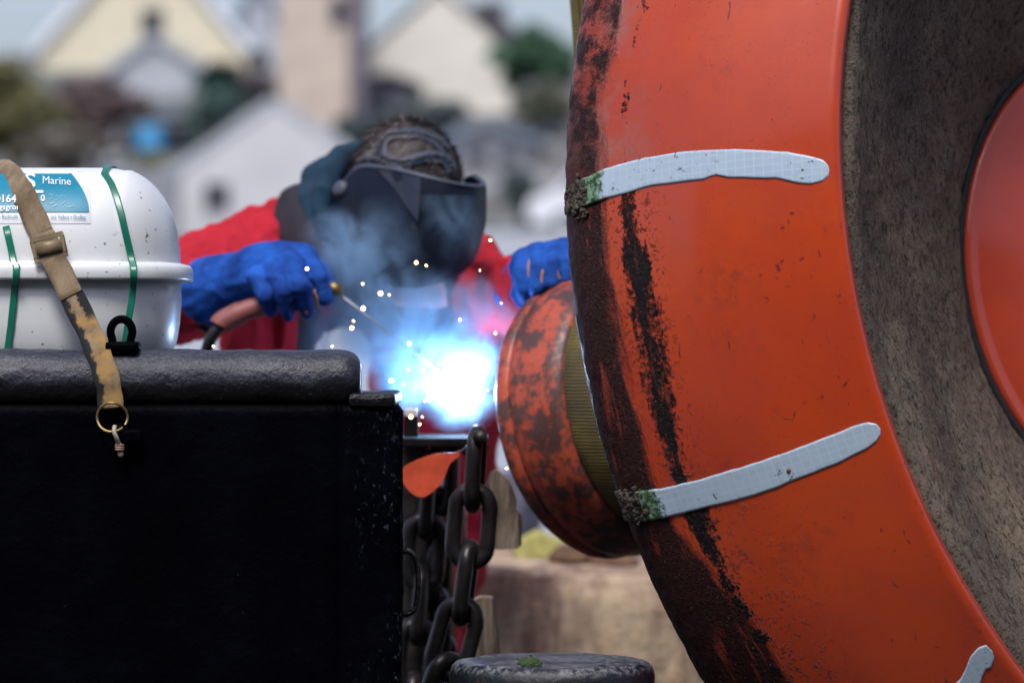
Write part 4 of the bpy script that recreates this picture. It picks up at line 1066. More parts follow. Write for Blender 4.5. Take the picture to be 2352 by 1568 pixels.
# steel bracket being welded
br = thing('steel_bracket', 'dark steel bracket being welded, the chain shackled under it', 'bracket', P(1040, 980, 6.02))
bm = bmesh.new(); a = P(915, 1004, 6.02); b = P(1120, 1024, 6.02); box(bm, a.x, b.x, 5.95, 6.24, b.z, a.z, .004); box(bm, P(928, 0, 5.97).x, P(960, 0, 5.97).x, 5.962, 5.99, a.z + .002, P(0, 956, 5.97).z, .002); obj('flat_bar', bm, basic('sooty_steel', (.010, .009, .010), .9, .3, 30, spec=.05), br, False)
bm = bmesh.new(); prism(bm, [P(1045, 1022, 5.99), P(1125, 1022, 5.99), P(1118, 1046, 5.99), P(1090, 1064, 5.99), P(1060, 1040, 5.99)], (0, .02, 0)); bmesh.ops.bevel(bm, geom=bm.edges[:], offset=.002, segments=2, affect='EDGES'); obj('lug_plate', bm, M['steel'], br, False)
bm = bmesh.new(); tube(bm, [P(1100, 1004, 5.74), P(1098, 1000, 5.85), P(1096, 1000, 6.03)], px(15, 5.9), 12); obj('pin', bm, M['steel'], br)
bm = bmesh.new(); a = P(955, 1024, 6.2); box(bm, a.x - .025, a.x + .02, 6.2, 6.24, 0, a.z, .004); obj('stanchion', bm, M['steel'], br, False)
bm = bmesh.new(); a = P(930, 938, 5.97); b = P(957, 952, 5.97); box(bm, a.x, b.x, 5.965, 5.985, P(0, 957, 5.97).z + .001, a.z, .002)
o = obj('weld_tab', bm, basic('bright_bare_metal', (.7, .7, .72), .4, .1, 40, metal=.3), loc=a, smooth=False); tag(o, 'small bright metal tab lying on the bracket left of the arc', 'metal tab')
# orange plastic tag (paddle shaped)
tp = [(1058, 1034), (1045, 1039), (1022, 1040), (998, 1042), (966, 1052), (940, 1064), (926, 1074), (922, 1092), (928, 1112), (944, 1131), (964, 1142), (978, 1139), (1000, 1124), (1018, 1102), (1030, 1072), (1040, 1057), (1058, 1046)]
bm = bmesh.new(); cen = P(985, 1085, 5.80)
pts = spline(tp + [tp[0]], 4)[:-1]
prism(bm, [P(u, v, 5.80 + .0002 * (u - 990)) for u, v in pts], (0, .005, 0)); bmesh.ops.bevel(bm, geom=bm.edges[:], offset=.0012, segments=2, affect='EDGES')
tg = thing('plastic_tag', 'orange paddle shaped plastic tag hanging below the arc', 'tag', cen)
obj('blade', bm, M['orange_plastic'], tg, False)
bm = bmesh.new(); tube(bm, [Vector(q) for q in spline([P(1056, 1040, 5.80), P(1068, 1030, 5.81), P(1078, 1018, 5.84), P(1082, 1000, 5.9)], 5)], .0022, 8); obj('cord', bm, M['cable'], tg)
chain('short dark chain sagging between the bracket and the deck, behind the others', [P(1018, 1040, 6.22), P(1012, 1220, 6.22), P(1000, 1380, 6.24), P(1006, 1540, 6.26), P(1010, 1800, 6.26)], px(180, 6.22), px(100, 6.22), px(34, 6.22), 'chains hanging below the weld', 40)
pp = P(1000, 1100, 6.42); bm = bmesh.new()
loft(bm, [[Vector((pp.x + cos(2 * pi * j / 32) * r, 6.42 + sin(2 * pi * j / 32) * r, z)) for j in range(32)] for z, r in ((0, .055), (.02, .055), (.021, .031), (pp.z - .02, .031), (pp.z - .019, .037), (pp.z, .037), (pp.z + .004, .02))], True, True, True)
tag(obj('steel_post', bm, M['steel'], loc=(pp.x, 6.42, 0)), 'dark rusty steel post standing behind the hanging chains', 'post')
# small orange float behind the chain
c = P(1035, 1195, 6.3); pr = thing('small_float', 'small dirty orange float hanging behind the chain', 'float', c)
bm = bmesh.new(); loft(bm, [[c + Vector((cos(2 * pi * j / 24) * r, sin(2 * pi * j / 24) * r, z)) for j in range(24)] for z, r in ((-.055, .008), (-.05, .018), (-.03, .026), (.02, .027), (.04, .02), (.05, .008))], True, True, True); obj('body', bm, M['drum'], pr)
bm = bmesh.new(); tube(bm, [c + Vector((0, 0, .045)), c + Vector((.005, -.03, .10)), P(1060, 1000, 6.14)], .003, 8); obj('cord', bm, M['cable'], pr)
# driftwood wedges
def woodpiece(label, outline, d, th, seed):
    bm = bmesh.new(); prism(bm, [P(u, v, d) for u, v in outline], (0, th, 0))
    bmesh.ops.triangulate(bm, faces=[f for f in bm.faces if len(f.verts) > 4])
    bmesh.ops.subdivide_edges(bm, edges=bm.edges[:], cuts=5, use_grid_fill=True)
    for v in bm.verts:
        q = v.co; v.co += Vector((1, .8, .2)) * (.005 * noise.fractal(Vector((q.x * 45, q.y * 45, q.z * 7 + seed)), 1, 2, 3))
    c = sum((P(u, v, d) for u, v in outline), Vector()) / len(outline)
    return tag(obj('driftwood', bm, M['wood'], loc=c, smooth=False), label, 'driftwood', 'driftwood pieces behind the chain')
woodpiece('split grey brown driftwood piece wedged right of the upper chain link', [(1118, 1112), (1128, 1086), (1142, 1080), (1165, 1102), (1182, 1150), (1180, 1172), (1194, 1185), (1195, 1258), (1150, 1262), (1126, 1258), (1120, 1200)], 5.98, .07, 0)
woodpiece('grey driftwood stump behind the lower chain links, topped by a flat cut', [(1085, 1380), (1105, 1372), (1130, 1374), (1136, 1420), (1146, 1500), (1150, 1900), (1078, 1900)], 5.98, .07, 9)
# stone block
bs = bmesh.new(); a = P(1090, 1306, 7.3); b = P(1660, 1306, 7.3)
box(bs, a.x - .25, b.x + .5, 7.3, 8.2, 0, a.z - .004, .05); bmesh.ops.subdivide_edges(bs, edges=bs.edges[:], cuts=14, use_grid_fill=True)
for v in bs.verts: v.co += Vector((.5, 1, .8)) * .016 * noise.fractal(v.co * 5, 1, 2, 4)
tag(obj('stone_block', bs, M['stone'], loc=((a.x + b.x) / 2, 7.7, 0)), 'big brown stained sandstone block behind the bollard', 'stone block')
def stone(name, label, u, v, ru, rv, d, mat, seed, cat='stone', group=None):
    bm = bmesh.new(); c = P(u, v, d); t = bmesh.new(); bmesh.ops.create_icosphere(t, subdivisions=4, radius=1)
    for q in t.verts:
        w = 1 + .18 * noise.fractal(q.co * 1.3 + Vector((seed, 0, 0)), 1, 2, 4); q.co = Vector((q.co.x * px(ru, d) * w, q.co.y * px((ru + rv) / 2, d) * w, q.co.z * px(rv, d) * w)) + c
    m = bpy.data.meshes.new('t'); t.to_mesh(m); t.free(); bm.from_mesh(m)
    return tag(obj(name, bm, mat, loc=c - Vector((0, 0, px(rv, d)))), label, cat, group)
stone('rock', 'yellow lichened rock on the stone block beside the float', 1235, 1268, 62, 46, 7.75, M['rock'], 1, 'rock')
stone('cobble', 'round brown cobble on the stone block under the float', 1308, 1276, 48, 30, 7.5, M['brown'], 2, 'stone', 'cobbles on the stone block')
stone('cobble', 'flat brown cobble on the stone block nearest the huge buoy', 1402, 1286, 62, 27, 7.5, M['brown'], 3, 'stone', 'cobbles on the stone block')
stone('boulder', 'dark boulder on the yard behind the yellow rock', 1150, 1190, 90, 110, 10.4, W['darkstone'], 5, 'rock')

# ------------------------------------------------------------------ the welder
def wr(f1, a1, f2, a2, seed=0, st=(1, 1, 1), f3=0, a3=0):
    """cloth wrinkles as a displacement"""
    def d(p, nrm):
        q = Vector((p.x * st[0], p.y * st[1], p.z * st[2]))
        r = 1 - abs(noise.noise(q * f1 + Vector((seed, 0, 0)))) * 2
        if a3:
            r3 = 1 - abs(noise.noise(q * f3 + Vector((0, seed, 0)))) * 2; r += 0; return a1 * r * r - a1 * .4 + a3 * (r3 * abs(r3) - .2) + a2 * noise.fractal(p * f2, 1, 2, 3)
        return a1 * r * r - a1 * .4 + a2 * noise.fractal(p * f2, 1, 2, 3)
    return d
def cc(*L): return [(P(u, v, d), r) for u, v, d, r in L]
HC = P(938, 418, 6.42); HR = Vector((.083, .105, .098))
ARM_L = [(650, 566, 6.62), (520, 610, 6.58), (398, 692, 6.48), (490, 668, 6.27)]
ARM_R = [(1075, 640, 6.60), (1125, 705, 6.46), (1205, 652, 6.20)]
WL = P(1040, 1000, 6.9)
# body: one continuous figure under the clothes
bm = bmesh.new()
capsules(bm, cc((1010, 800, 7.02, .105), (980, 705, 6.90, .095), (900, 610, 6.70, .095), (885, 560, 6.60, .055), (920, 470, 6.46, .055)))
sphere(bm, HC, 1, 3, HR); sphere(bm, HC + Vector((.01, -.035, -.06)), .062, 3, (.95, 1, 1.1))
sphere(bm, HC + Vector((.015, -.105, -.07)), .016, 2, (.7, 1, 1.2))
for sx_ in (-1, 1): sphere(bm, HC + Vector((sx_ * .076, .03, -.04)), .018, 2, (.4, .8, 1.2))
capsules(bm, cc((690, 580, 6.64, .075), (1040, 625, 6.64, .075)))
capsules(bm, cc(*[(u, v, d, r) for (u, v, d), r in zip(ARM_L, (.055, .048, .04, .03))])); capsules(bm, cc(*[(u, v, d, r) for (u, v, d), r in zip(ARM_R, (.052, .043, .03))]))
capsules(bm, cc((490, 668, 6.27, .03), (570, 630, 6.20, .032), (650, 630, 6.15, .03))); capsules(bm, cc((1205, 652, 6.20, .03), (1240, 605, 6.15, .026)))
for (u0, u1, ud, dd) in ((975, 958, 955, 6.86), (1048, 1006, 1010, 7.02)):
    capsules(bm, cc((u0, 810, 7.02, .082), (u1, 1390, dd, .055), (ud, 2010, dd + .16, .042))); q = P(ud, 2060, dd + .16)
    capsules(bm, [(Vector((q.x, q.y + .03, .045)), .035), (Vector((q.x - .01, q.y - .16, .035)), .03)])
bm = fused(bm, .012, 6)
per = obj('person', bm, M['skin'], loc=Vector((WL.x, 6.9, 0)))
tag(per, 'welder bending over the arc in a red coverall, dark mask, blue hood and blue gauntlets', 'person')
# red coverall
bm = bmesh.new()
capsules(bm, cc((1015, 800, 7.02, .125), (985, 700, 6.90, .115), (905, 610, 6.70, .115)))
capsules(bm, cc((690, 590, 6.66, .095), (1035, 640, 6.64, .09)))
capsules(bm, cc((640, 650, 6.68, .085), (615, 790, 6.74, .08), (640, 830, 6.80, .06))); capsules(bm, cc((640, 640, 6.68, .085), (890, 620, 6.74, .10)))
capsules(bm, cc((1060, 650, 6.64, .085), (1090, 770, 6.78, .085), (1040, 830, 6.9, .1)))
capsules(bm, cc(*[(u, v, d, r) for (u, v, d), r in zip(ARM_L, (.078, .073, .074, .05))])); capsules(bm, cc(*[(u, v, d, r) for (u, v, d), r in zip(ARM_R, (.072, .062, .046))]))
for (u0, u1, ud, dd) in ((975, 958, 955, 6.86), (1048, 1006, 1010, 7.02)):
    capsules(bm, cc((u0, 810, 7.02, .098), (u1, 1390, dd, .078), (ud, 1980, dd + .15, .068)))
bm = fused(bm, .0065, 8, wr(9, .012, 26, .003, 2, (1.2, 1, .7), 19, .0065))
obj('coverall', bm, M['red'], per)
for (ud, dd) in ((955, 6.86), (1010, 7.02)):
    q = P(ud, 2060, dd + .16); bm = bmesh.new(); capsules(bm, [(Vector((q.x, q.y + .02, .16)), .06), (Vector((q.x, q.y + .03, .055)), .052), (Vector((q.x - .01, q.y - .2, .045)), .044)])
    box(bm, q.x - .055, q.x + .045, q.y - .25, q.y + .09, .0, .03, .006); obj('boot', fused(bm, .007, 4), M['boot'], per)
# leather apron front
def sheet_grid(rows, m=6, th=.006, spl=True):
    R = [spline(r, m) for r in rows]; cols = list(zip(*R)); Cc = [spline(c, m) for c in cols]
    bm = bmesh.new(); V = [[bm.verts.new(P(*q)) for q in c] for c in Cc]
    for A, B in zip(V, V[1:]):
        for j in range(len(A) - 1): bm.faces.new((A[j], A[j + 1], B[j + 1], B[j]))
    bm.normal_update()
    bmesh.ops.solidify(bm, geom=bm.faces[:], thickness=th); return bm
bm = sheet_grid([[(740, 540, 6.50), (830, 560, 6.46), (930, 570, 6.44), (1020, 570, 6.46), (1070, 580, 6.53)],
                 [(734, 610, 6.50), (825, 620, 6.45), (930, 630, 6.42), (1025, 640, 6.44), (1078, 650, 6.53)],
                 [(736, 650, 6.52), (828, 680, 6.48), (930, 700, 6.46), (1030, 720, 6.50), (1085, 730, 6.60)],
                 [(752, 690, 6.56), (832, 748, 6.54), (920, 772, 6.54), (1010, 785, 6.60), (1070, 795, 6.70)]])
for v in bm.verts: v.co += Vector((.1, 1, .1)) * .012 * noise.noise(Vector((v.co.x * 14, 3, v.co.z * 5)))
obj('apron', bm, M['navyleather'], per)
bm = sheet_grid([[(632, 470, 6.56), (650, 437, 6.55), (690, 420, 6.53), (724, 428, 6.50)],
                 [(630, 505, 6.55), (665, 500, 6.52), (700, 490, 6.50), (738, 500, 6.48)],
                 [(648, 570, 6.53), (680, 565, 6.49), (715, 560, 6.47), (748, 560, 6.46)],
                 [(672, 640, 6.53), (700, 640, 6.49), (725, 640, 6.47), (755, 640, 6.47)],
                 [(684, 720, 6.54), (704, 720, 6.51), (722, 720, 6.50), (736, 720, 6.50)],
                 [(680, 815, 6.60), (698, 815, 6.58), (708, 815, 6.57), (716, 815, 6.57)]], 5, .010)
obj('leather_collar', bm, M['navyleather'], per)
# pale leather flap under the mask, catching the arc light
bm = sheet_grid([[(925, 622, 6.30), (952, 600, 6.26), (985, 608, 6.26), (1012, 622, 6.30)],
                 [(905, 660, 6.32), (945, 650, 6.27), (985, 655, 6.27), (1025, 665, 6.32)],
                 [(890, 700, 6.36), (940, 705, 6.31), (990, 708, 6.31), (1030, 705, 6.36)]], 5, .005)
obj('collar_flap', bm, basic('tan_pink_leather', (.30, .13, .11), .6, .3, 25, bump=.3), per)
# hood thrown back behind the head
bm = bmesh.new()
capsules(bm, cc((850, 346, 6.52, .010), (818, 345, 6.48, .017), (783, 362, 6.44, .021), (755, 395, 6.41, .022), (740, 440, 6.39, .021), (735, 490, 6.38, .017), (738, 540, 6.38, .010)))
capsules(bm, cc((800, 370, 6.56, .025), (730, 415, 6.55, .032), (718, 455, 6.53, .028), (735, 520, 6.50, .02))); capsules(bm, cc((800, 400, 6.58, .05), (760, 470, 6.56, .045), (850, 480, 6.58, .05)))
hb_ = bmesh.new(); capsules(hb_, cc((812, 395, 6.52, .034), (775, 450, 6.50, .040), (768, 520, 6.49, .036), (785, 570, 6.50, .03)))
obj('hood_interior', fused(hb_, .006, 4), basic('black_hood_interior', (.006, .007, .012), .95, .3, 30), per)  # black filling inside the hood
obj('hood', fused(bm, .005, 6, wr(14, .003, 40, .0012, 4)), M['hood'], per)
bm = bmesh.new(); tube(bm, [Vector(q) for q in spline([P(782, 400, 6.455), P(766, 440, 6.435), P(756, 480, 6.42), P(742, 505, 6.41), P(738, 540, 6.41), P(748, 562, 6.41)], 6)], .0035, 8); obj('hood_piping', bm, basic('dusty_pink_piping', (.28, .17, .18), .8, .2, 30), per)
# hair: a cap plus strands
def headpt(u, v, off=0.):
    o = Vector((0, 0, H)); d = (P(u, v, 1) - o)
    R = HR + Vector((off, off, off)); oo = o - HC
    a = sum((d[i] / R[i]) ** 2 for i in range(3)); b = 2 * sum(d[i] * oo[i] / R[i] ** 2 for i in range(3)); c = sum((oo[i] / R[i]) ** 2 for i in range(3)) - 1
    D = b * b - 4 * a * c
    t = (-b - math.sqrt(D)) / (2 * a) if D > 0 else -b / (2 * a)
    return o + d * t
bm = bmesh.new(); t = bmesh.new(); bmesh.ops.create_icosphere(t, subdivisions=5, radius=1)
t.transform(Matrix.Diagonal((HR.x + .004, HR.y + .004, HR.z + .004, 1)))
bmesh.ops.delete(t, geom=[v for v in t.verts if v.co.z < -.045 or (v.co.y < -.06 and v.co.z < .0)], context='VERTS')
for v in t.verts: v.co *= 1 + .025 * noise.noise(Vector((v.co.x * 60, v.co.y * 20, v.co.z * 20)))
t.transform(Matrix.Translation(HC)); m_ = bpy.data.meshes.new('t'); t.to_mesh(m_); t.free(); bm.from_mesh(m_)
hair = obj('hair', bm, basic('dark_hair_base', (.028, .020, .020), .6, .5, 60, bump=.3), per)
rnd = random.Random(11); bm = bmesh.new(); tips = []
for k in range(4200):
    th = rnd.uniform(0, 2 * pi); zf = rnd.uniform(.0, 1); nn = Vector((math.sqrt(1 - zf * zf) * cos(th), math.sqrt(1 - zf * zf) * sin(th), zf))
    if nn.y > .6 and nn.z < .6: continue
    if nn.y < -.3 and nn.z < .8 and rnd.random() < .75: continue
    p = HC + Vector((nn.x * HR.x, nn.y * HR.y, nn.z * HR.z)) * 1.0
    comb = Vector((-.35 if nn.x < .2 else .25, -.55, -.1)) + Vector((rnd.gauss(0, .3), rnd.gauss(0, .3), rnd.gauss(0, .3)))
    tg_ = (comb - nn * comb.dot(nn)).normalized(); L_ = rnd.uniform(.016, .040) * (1.35 if nn.x < -.3 else 1)
    lift = rnd.uniform(.05, .4) + (.3 if nn.z > .85 and rnd.random() < .3 else 0)
    a = p; b = p + (tg_ + nn * lift) * L_ * .55; c = p + (tg_ * 1.05 + nn * lift * .7) * L_
    s_ = tg_.cross(nn).normalized() * .0009
    v0, v1, v2, v3, v4 = [bm.verts.new(x) for x in (a - s_, a + s_, b + s_, b - s_, c)]
    bm.faces.new((v0, v1, v2, v3)); bm.faces.new((v3, v2, v4))
    if nn.x < -.25 or (nn.x < .1 and nn.z > .8): tips.append((v0, v1, v2, v3, v4))
grey = basic('paler_hair', (.27, .23, .22), .6, .4, 50)  # paler strands on the left and top of the head
for f in bm.faces: f.material_index = 0
tv = set(v for t_ in tips for v in t_)
for f in bm.faces:
    if f.verts[0] in tv and hash((round(f.verts[0].co.x, 4))) % 3: f.material_index = 1
o = obj('hair_strands', bm, [M['hair'], grey], hair, False, kind='stuff')
# headgear bands of the mask
def bandline(name, pts, w, off, n=8):
    L = spline(pts, n); bm = bmesh.new(); rows = []
    for i, (u, v) in enumerate(L):
        u1, v1 = L[max(0, i - 1)]; u2, v2 = L[min(len(L) - 1, i + 1)]; k = math.hypot(u2 - u1, v2 - v1) or 1
        nx, ny = -(v2 - v1) / k, (u2 - u1) / k
        rows.append([headpt(u + nx * w * q, v + ny * w * q, off) for q in (-1, -.5, 0, .5, 1)])
    V = [[bm.verts.new(q) for q in r] for r in rows]
    for A, B in zip(V, V[1:]):
        for j in range(4): bm.faces.new((A[j], A[j + 1], B[j + 1], B[j]))
    bm.normal_update(); bmesh.ops.solidify(bm, geom=bm.faces[:], thickness=.0018)
    o = obj(name, bm, M['strapplastic'], per)
    hb = bmesh.new()
    for i in range(2, len(L) - 2, 2):
        u, v = L[i]
        sphere(hb, headpt(u + rnd.uniform(-1, 1), v + rnd.uniform(-3, 3), off + .0010), .0050, 1, (rnd.uniform(.7, 1.5), .5, rnd.uniform(.6, .9)))
    obj('band_hole', hb, W['glass'], o, kind='stuff')
    return o
bandline('headgear_band', [(874, 352), (878, 325), (897, 308), (930, 305), (972, 307), (1005, 322), (1026, 345)], 12, .0075)
bandline('headgear_band', [(868, 352), (890, 366), (920, 372), (958, 364), (993, 358), (1025, 366), (1040, 392)], 12, .0085)
bandline('headgear_band', [(822, 392), (828, 368), (850, 366), (874, 372), (905, 386), (940, 400)], 8, .0095)
# mask shell
def facet(rows, th=.004):
    bm = bmesh.new(); V = [[bm.verts.new(P(*q)) for q in r] for r in rows]
    for A, B in zip(V, V[1:]):
        for j in range(len(A) - 1): bm.faces.new((A[j], A[j + 1], B[j + 1], B[j]))
    bmesh.ops.subdivide_edges(bm, edges=bm.edges[:], cuts=5, use_grid_fill=True)
    for _ in range(3): bmesh.ops.smooth_vert(bm, verts=[v for v in bm.verts if not v.is_boundary], factor=.5, use_axis_x=True, use_axis_y=True, use_axis_z=True)
    bnd = [v for v in bm.verts if v.is_boundary]; mv = []
    for _ in range(4):
        mv = []
        for v in bnd:
            nb_ = [e.other_vert(v) for e in v.link_edges if e.is_boundary]
            if len(nb_) == 2: mv.append((v, v.co * .5 + (nb_[0].co + nb_[1].co) * .25))
        for v, c_ in mv: v.co = c_
    bm.normal_update(); bmesh.ops.solidify(bm, geom=bm.faces[:], thickness=th); return bm
bm = facet([[(738, 486, 6.45), (782, 432, 6.38), (822, 384, 6.32), (895, 387, 6.23), (958, 401, 6.19), (1030, 420, 6.19), (1088, 430, 6.22), (1114, 424, 6.29), (1092, 404, 6.38), (1062, 408, 6.42)],
            [(734, 505, 6.45), (765, 470, 6.37), (810, 450, 6.28), (905, 465, 6.17), (956, 462, 6.14), (1000, 470, 6.155), (1085, 470, 6.19), (1115, 465, 6.28), (1098, 450, 6.40), (1070, 450, 6.44)],
            [(733, 530, 6.45), (760, 520, 6.37), (800, 515, 6.28), (880, 530, 6.18), (955, 540, 6.10), (1005, 525, 6.14), (1082, 520, 6.18), (1114, 510, 6.27), (1100, 500, 6.40), (1075, 500, 6.44)],
            [(748, 570, 6.45), (775, 590, 6.37), (815, 600, 6.29), (885, 612, 6.19), (955, 618, 6.12), (1010, 608, 6.15), (1068, 590, 6.19), (1100, 565, 6.27), (1095, 545, 6.40), (1075, 540, 6.44)],
            [(765, 610, 6.44), (790, 630, 6.37), (828, 645, 6.30), (890, 655, 6.22), (955, 658, 6.15), (1010, 648, 6.18), (1055, 628, 6.21), (1085, 598, 6.28), (1085, 575, 6.40), (1070, 570, 6.44)]])
mk = obj('mask', bm, M['helmet'], per)
bm = bmesh.new(); prism(bm, [P(866, 391, 6.236), P(920, 398, 6.205), P(966, 407, 6.175), P(966, 440, 6.120), P(960, 512, 6.078), P(938, 480, 6.125), P(905, 432, 6.185)], (0, .02, 0)); bmesh.ops.bevel(bm, geom=bm.edges[:], offset=.001, segments=2, affect='EDGES')
obj('brow_facet', bm, basic('skylit_helmet_facet', (.014, .018, .030), .5, .2, 30, bump=.05, spec=.3), mk, False)  # upward facet coloured lighter than the mask for sky light on it
rim = spline([(738, 486, 6.447), (782, 432, 6.377), (825, 386, 6.315), (895, 388, 6.228), (958, 402, 6.188), (1030, 420, 6.187), (1086, 429, 6.218), (1110, 423, 6.288), (1092, 406, 6.378)], 6)
bm = bmesh.new(); tube(bm, [P(*q) for q in rim], .0042, 8); obj('mask_rim', bm, M['strapplastic'], mk)
bm = bmesh.new(); q = P(789, 438, 6.335); ax = Vector((-.55, -.75, .3)).normalized(); a_ = ax.orthogonal().normalized(); b_ = ax.cross(a_)
loft(bm, [[q + ax * z + (a_ * cos(2 * pi * j / 20) + b_ * sin(2 * pi * j / 20)) * r for j in range(20)] for z, r in ((-.01, .015), (.004, .016), (.012, .014), (.016, .010), (.016, .004))], True, True, True)
obj('pivot_knob', bm, M['strapplastic'], mk)
# gauntlets
def glove(name, chains, welts, vox=.0034, seed=0, am=.0045):
    bm = bmesh.new()
    for ch in chains: capsules(bm, cc(*ch))
    o = obj(name, fused(bm, vox, 2, wr(11, am, 50, .0010, seed, (.6, 1, 1.5))), M['glove'], per)
    for w in welts:
        bm = bmesh.new(); tube(bm, [Vector(q) + Vector((.0016 * noise.noise(Vector(q) * 70), 0, 0)) for q in spline([P(*x) for x in w], 5)], .0017, 8); obj('welt', bm, M['stitch'], o)
    return o
glove('gauntlet', [
    [(488, 668, 6.26, .060), (528, 648, 6.23, .050), (572, 636, 6.20, .046), (612, 618, 6.17, .043)],
    [(590, 612, 6.17, .036), (640, 604, 6.15, .037), (690, 606, 6.14, .033)], [(600, 632, 6.16, .036), (670, 632, 6.15, .028)],
    [(702, 600, 6.12, .0200), (735, 640, 6.09, .0160), (748, 684, 6.095, .0125)],
    [(668, 604, 6.10, .0200), (694, 662, 6.06, .0158), (706, 718, 6.08, .0125)],
    [(630, 612, 6.10, .0200), (651, 670, 6.06, .0158), (663, 724, 6.08, .0125)],
    [(592, 632, 6.11, .0190), (608, 678, 6.075, .0150), (622, 714, 6.09, .0120)],
    [(690, 592, 6.18, .021), (738, 622, 6.175, .018), (758, 662, 6.15, .0145)]],
    [[(548, 612, 6.168), (556, 600, 6.16), (566, 588, 6.16), (576, 580, 6.168)], [(722, 664, 6.072), (727, 686, 6.073), (729, 706, 6.083)], [(700, 704, 6.068), (706, 720, 6.07), (712, 732, 6.085)]], seed=1, vox=.003, am=.0042)
glove('gauntlet', [
    [(1196, 668, 6.24, .044), (1212, 640, 6.19, .040), (1236, 606, 6.15, .036)], [(1215, 606, 6.14, .030), (1300, 590, 6.14, .032)],
    [(1206, 588, 6.11, .0155), (1203, 622, 6.075, .0145), (1203, 664, 6.075, .0130), (1208, 684, 6.09, .012)],
    [(1238, 578, 6.10, .0155), (1236, 612, 6.06, .0145), (1236, 656, 6.055, .0130), (1240, 676, 6.07, .012)],
    [(1271, 574, 6.10, .0155), (1270, 606, 6.055, .0145), (1270, 648, 6.05, .0130), (1273, 668, 6.065, .012)],
    [(1303, 576, 6.10, .0155), (1303, 604, 6.06, .0145), (1303, 640, 6.055, .0130), (1305, 660, 6.07, .012)],
    [(1200, 640, 6.15, .019), (1196, 672, 6.12, .016), (1204, 694, 6.11, .013)]],
    [[(1217, 596, 6.075), (1214, 612, 6.062), (1216, 640, 6.060), (1221, 652, 6.062)], [(1252, 600, 6.062), (1246, 622, 6.048), (1243, 650, 6.044), (1249, 662, 6.050)], [(1284, 588, 6.068), (1279, 602, 6.048), (1281, 630, 6.044), (1286, 640, 6.045)], [(1190, 610, 6.085), (1187, 640, 6.07), (1190, 664, 6.075)]], .003, seed=7)
# electrode holder, cable, rod
hd = thing('electrode_holder', 'faded red electrode holder in the left glove with a thin rod to the arc', 'welding holder', P(600, 710, 6.13))
hd['label'] = 'faded red electrode holder gripped in the bent blue gauntlet, thin rod reaching to the arc'
bm = bmesh.new(); tube(bm, [Vector(q) for q in spline([P(506, 748, 6.12), P(515, 738, 6.12), P(560, 715, 6.12), P(610, 700, 6.12), P(690, 676, 6.125), P(752, 664, 6.12)], 5)], [.014] + [.0185] * 9 + [.0165] * 11 + [.013] * 5, 16); obj('handle', bm, M['holder'], hd)
bm = bmesh.new(); tube(bm, [P(750, 664, 6.12), P(768, 662, 6.115), P(782, 668, 6.11)], [.010, .011, .008], 12); box(bm, P(770, 0, 6.115).x, P(786, 0, 6.115).x, 6.105, 6.122, P(0, 676, 6.115).z, P(0, 658, 6.115).z, .003); obj('jaw', bm, M['brass'], hd)
bm = bmesh.new(); tube(bm, [P(770, 668, 6.115), P(1046, 884, 6.19)], [.0020, .0018], 8); obj('rod', bm, M['rod'], hd)
bm = bmesh.new(); tube(bm, [Vector(q) for q in spline([P(510, 745, 6.12), P(492, 765, 6.12), P(476, 800, 6.13), P(470, 850, 6.15), P(500, 1000, 6.3), P(560, 1400, 6.4), P(700, 2100, 6.4)], 6)], .0095, 10); obj('cable', bm, M['cable'], hd)
bm = bmesh.new(); tube(bm, [Vector(q) for q in spline([P(420, 735, 6.40), P(455, 745, 6.36), P(490, 770, 6.3), P(515, 750, 6.2), P(540, 735, 6.17)], 6)], .006, 8); obj('cable_strain_cord', bm, M['cable'], hd)
# rag
rg = thing('rag', 'red and blue-grey rag hanging under the apron left of the arc', 'rag', P(888, 840, 6.50))
bm = sheet_grid([[(852, 778, 6.50), (870, 776, 6.49), (888, 774, 6.49), (906, 772, 6.50)], [(856, 805, 6.49), (872, 803, 6.475), (890, 804, 6.48), (906, 803, 6.49)], [(862, 832, 6.49), (876, 832, 6.475), (892, 830, 6.48), (907, 829, 6.49)]], 4, .004)
obj('red_end', bm, M['red'], rg)
bm = sheet_grid([[(866, 830, 6.50), (882, 830, 6.49), (896, 830, 6.49), (908, 828, 6.50)], [(876, 870, 6.49), (892, 868, 6.475), (908, 870, 6.48), (922, 868, 6.49)], [(882, 930, 6.49), (896, 930, 6.475), (912, 930, 6.48), (925, 930, 6.49)]], 4, .004)
obj('blue_end', bm, M['boot'], rg)

# ------------------------------------------------------------------ arc, sparks, smoke
AP = P(1058, 900, 6.20)
def emis(name, col, strength, sampled=True):
    m = bpy.data.materials.new(name); m.use_nodes = True; t = m.node_tree; t.nodes.remove(t.nodes['Principled BSDF'])
    e = t.nodes.new('ShaderNodeEmission'); e.inputs[0].default_value = (*col, 1); e.inputs[1].default_value = strength
    t.links.new(e.outputs[0], t.nodes['Material Output'].inputs[0])
    if not sampled: m.cycles.emission_sampling = 'NONE'
    return m
bm = bmesh.new(); sphere(bm, AP, .016, 3, (1.15, 1, 1))
for v in bm.verts: v.co = AP + (v.co - AP) * (1 + .35 * noise.noise(v.co * 90))
tag(obj('welding_arc', bm, emis('arc_plasma', (.42, .65, 1.0), 400), loc=AP), 'blinding blue-white welding arc at the end of the rod', 'welding arc')
SP = [(705, 617), (1126, 552), (1102, 621), (1151, 696), (1138, 765), (833, 652), (874, 674), (894, 677), (834, 708), (812, 737), (808, 753), (763, 795), (940, 789), (1057, 734), (956, 603), (979, 610), (1009, 834), (938, 848), (972, 850), (899, 874), (927, 882), (984, 917), (976, 921), (944, 957), (970, 957), (964, 974), (1119, 896), (1110, 908), (1115, 855), (1164, 1075), (968, 1124), (1027, 842), (1108, 868), (1096, 838), (490, 795)]
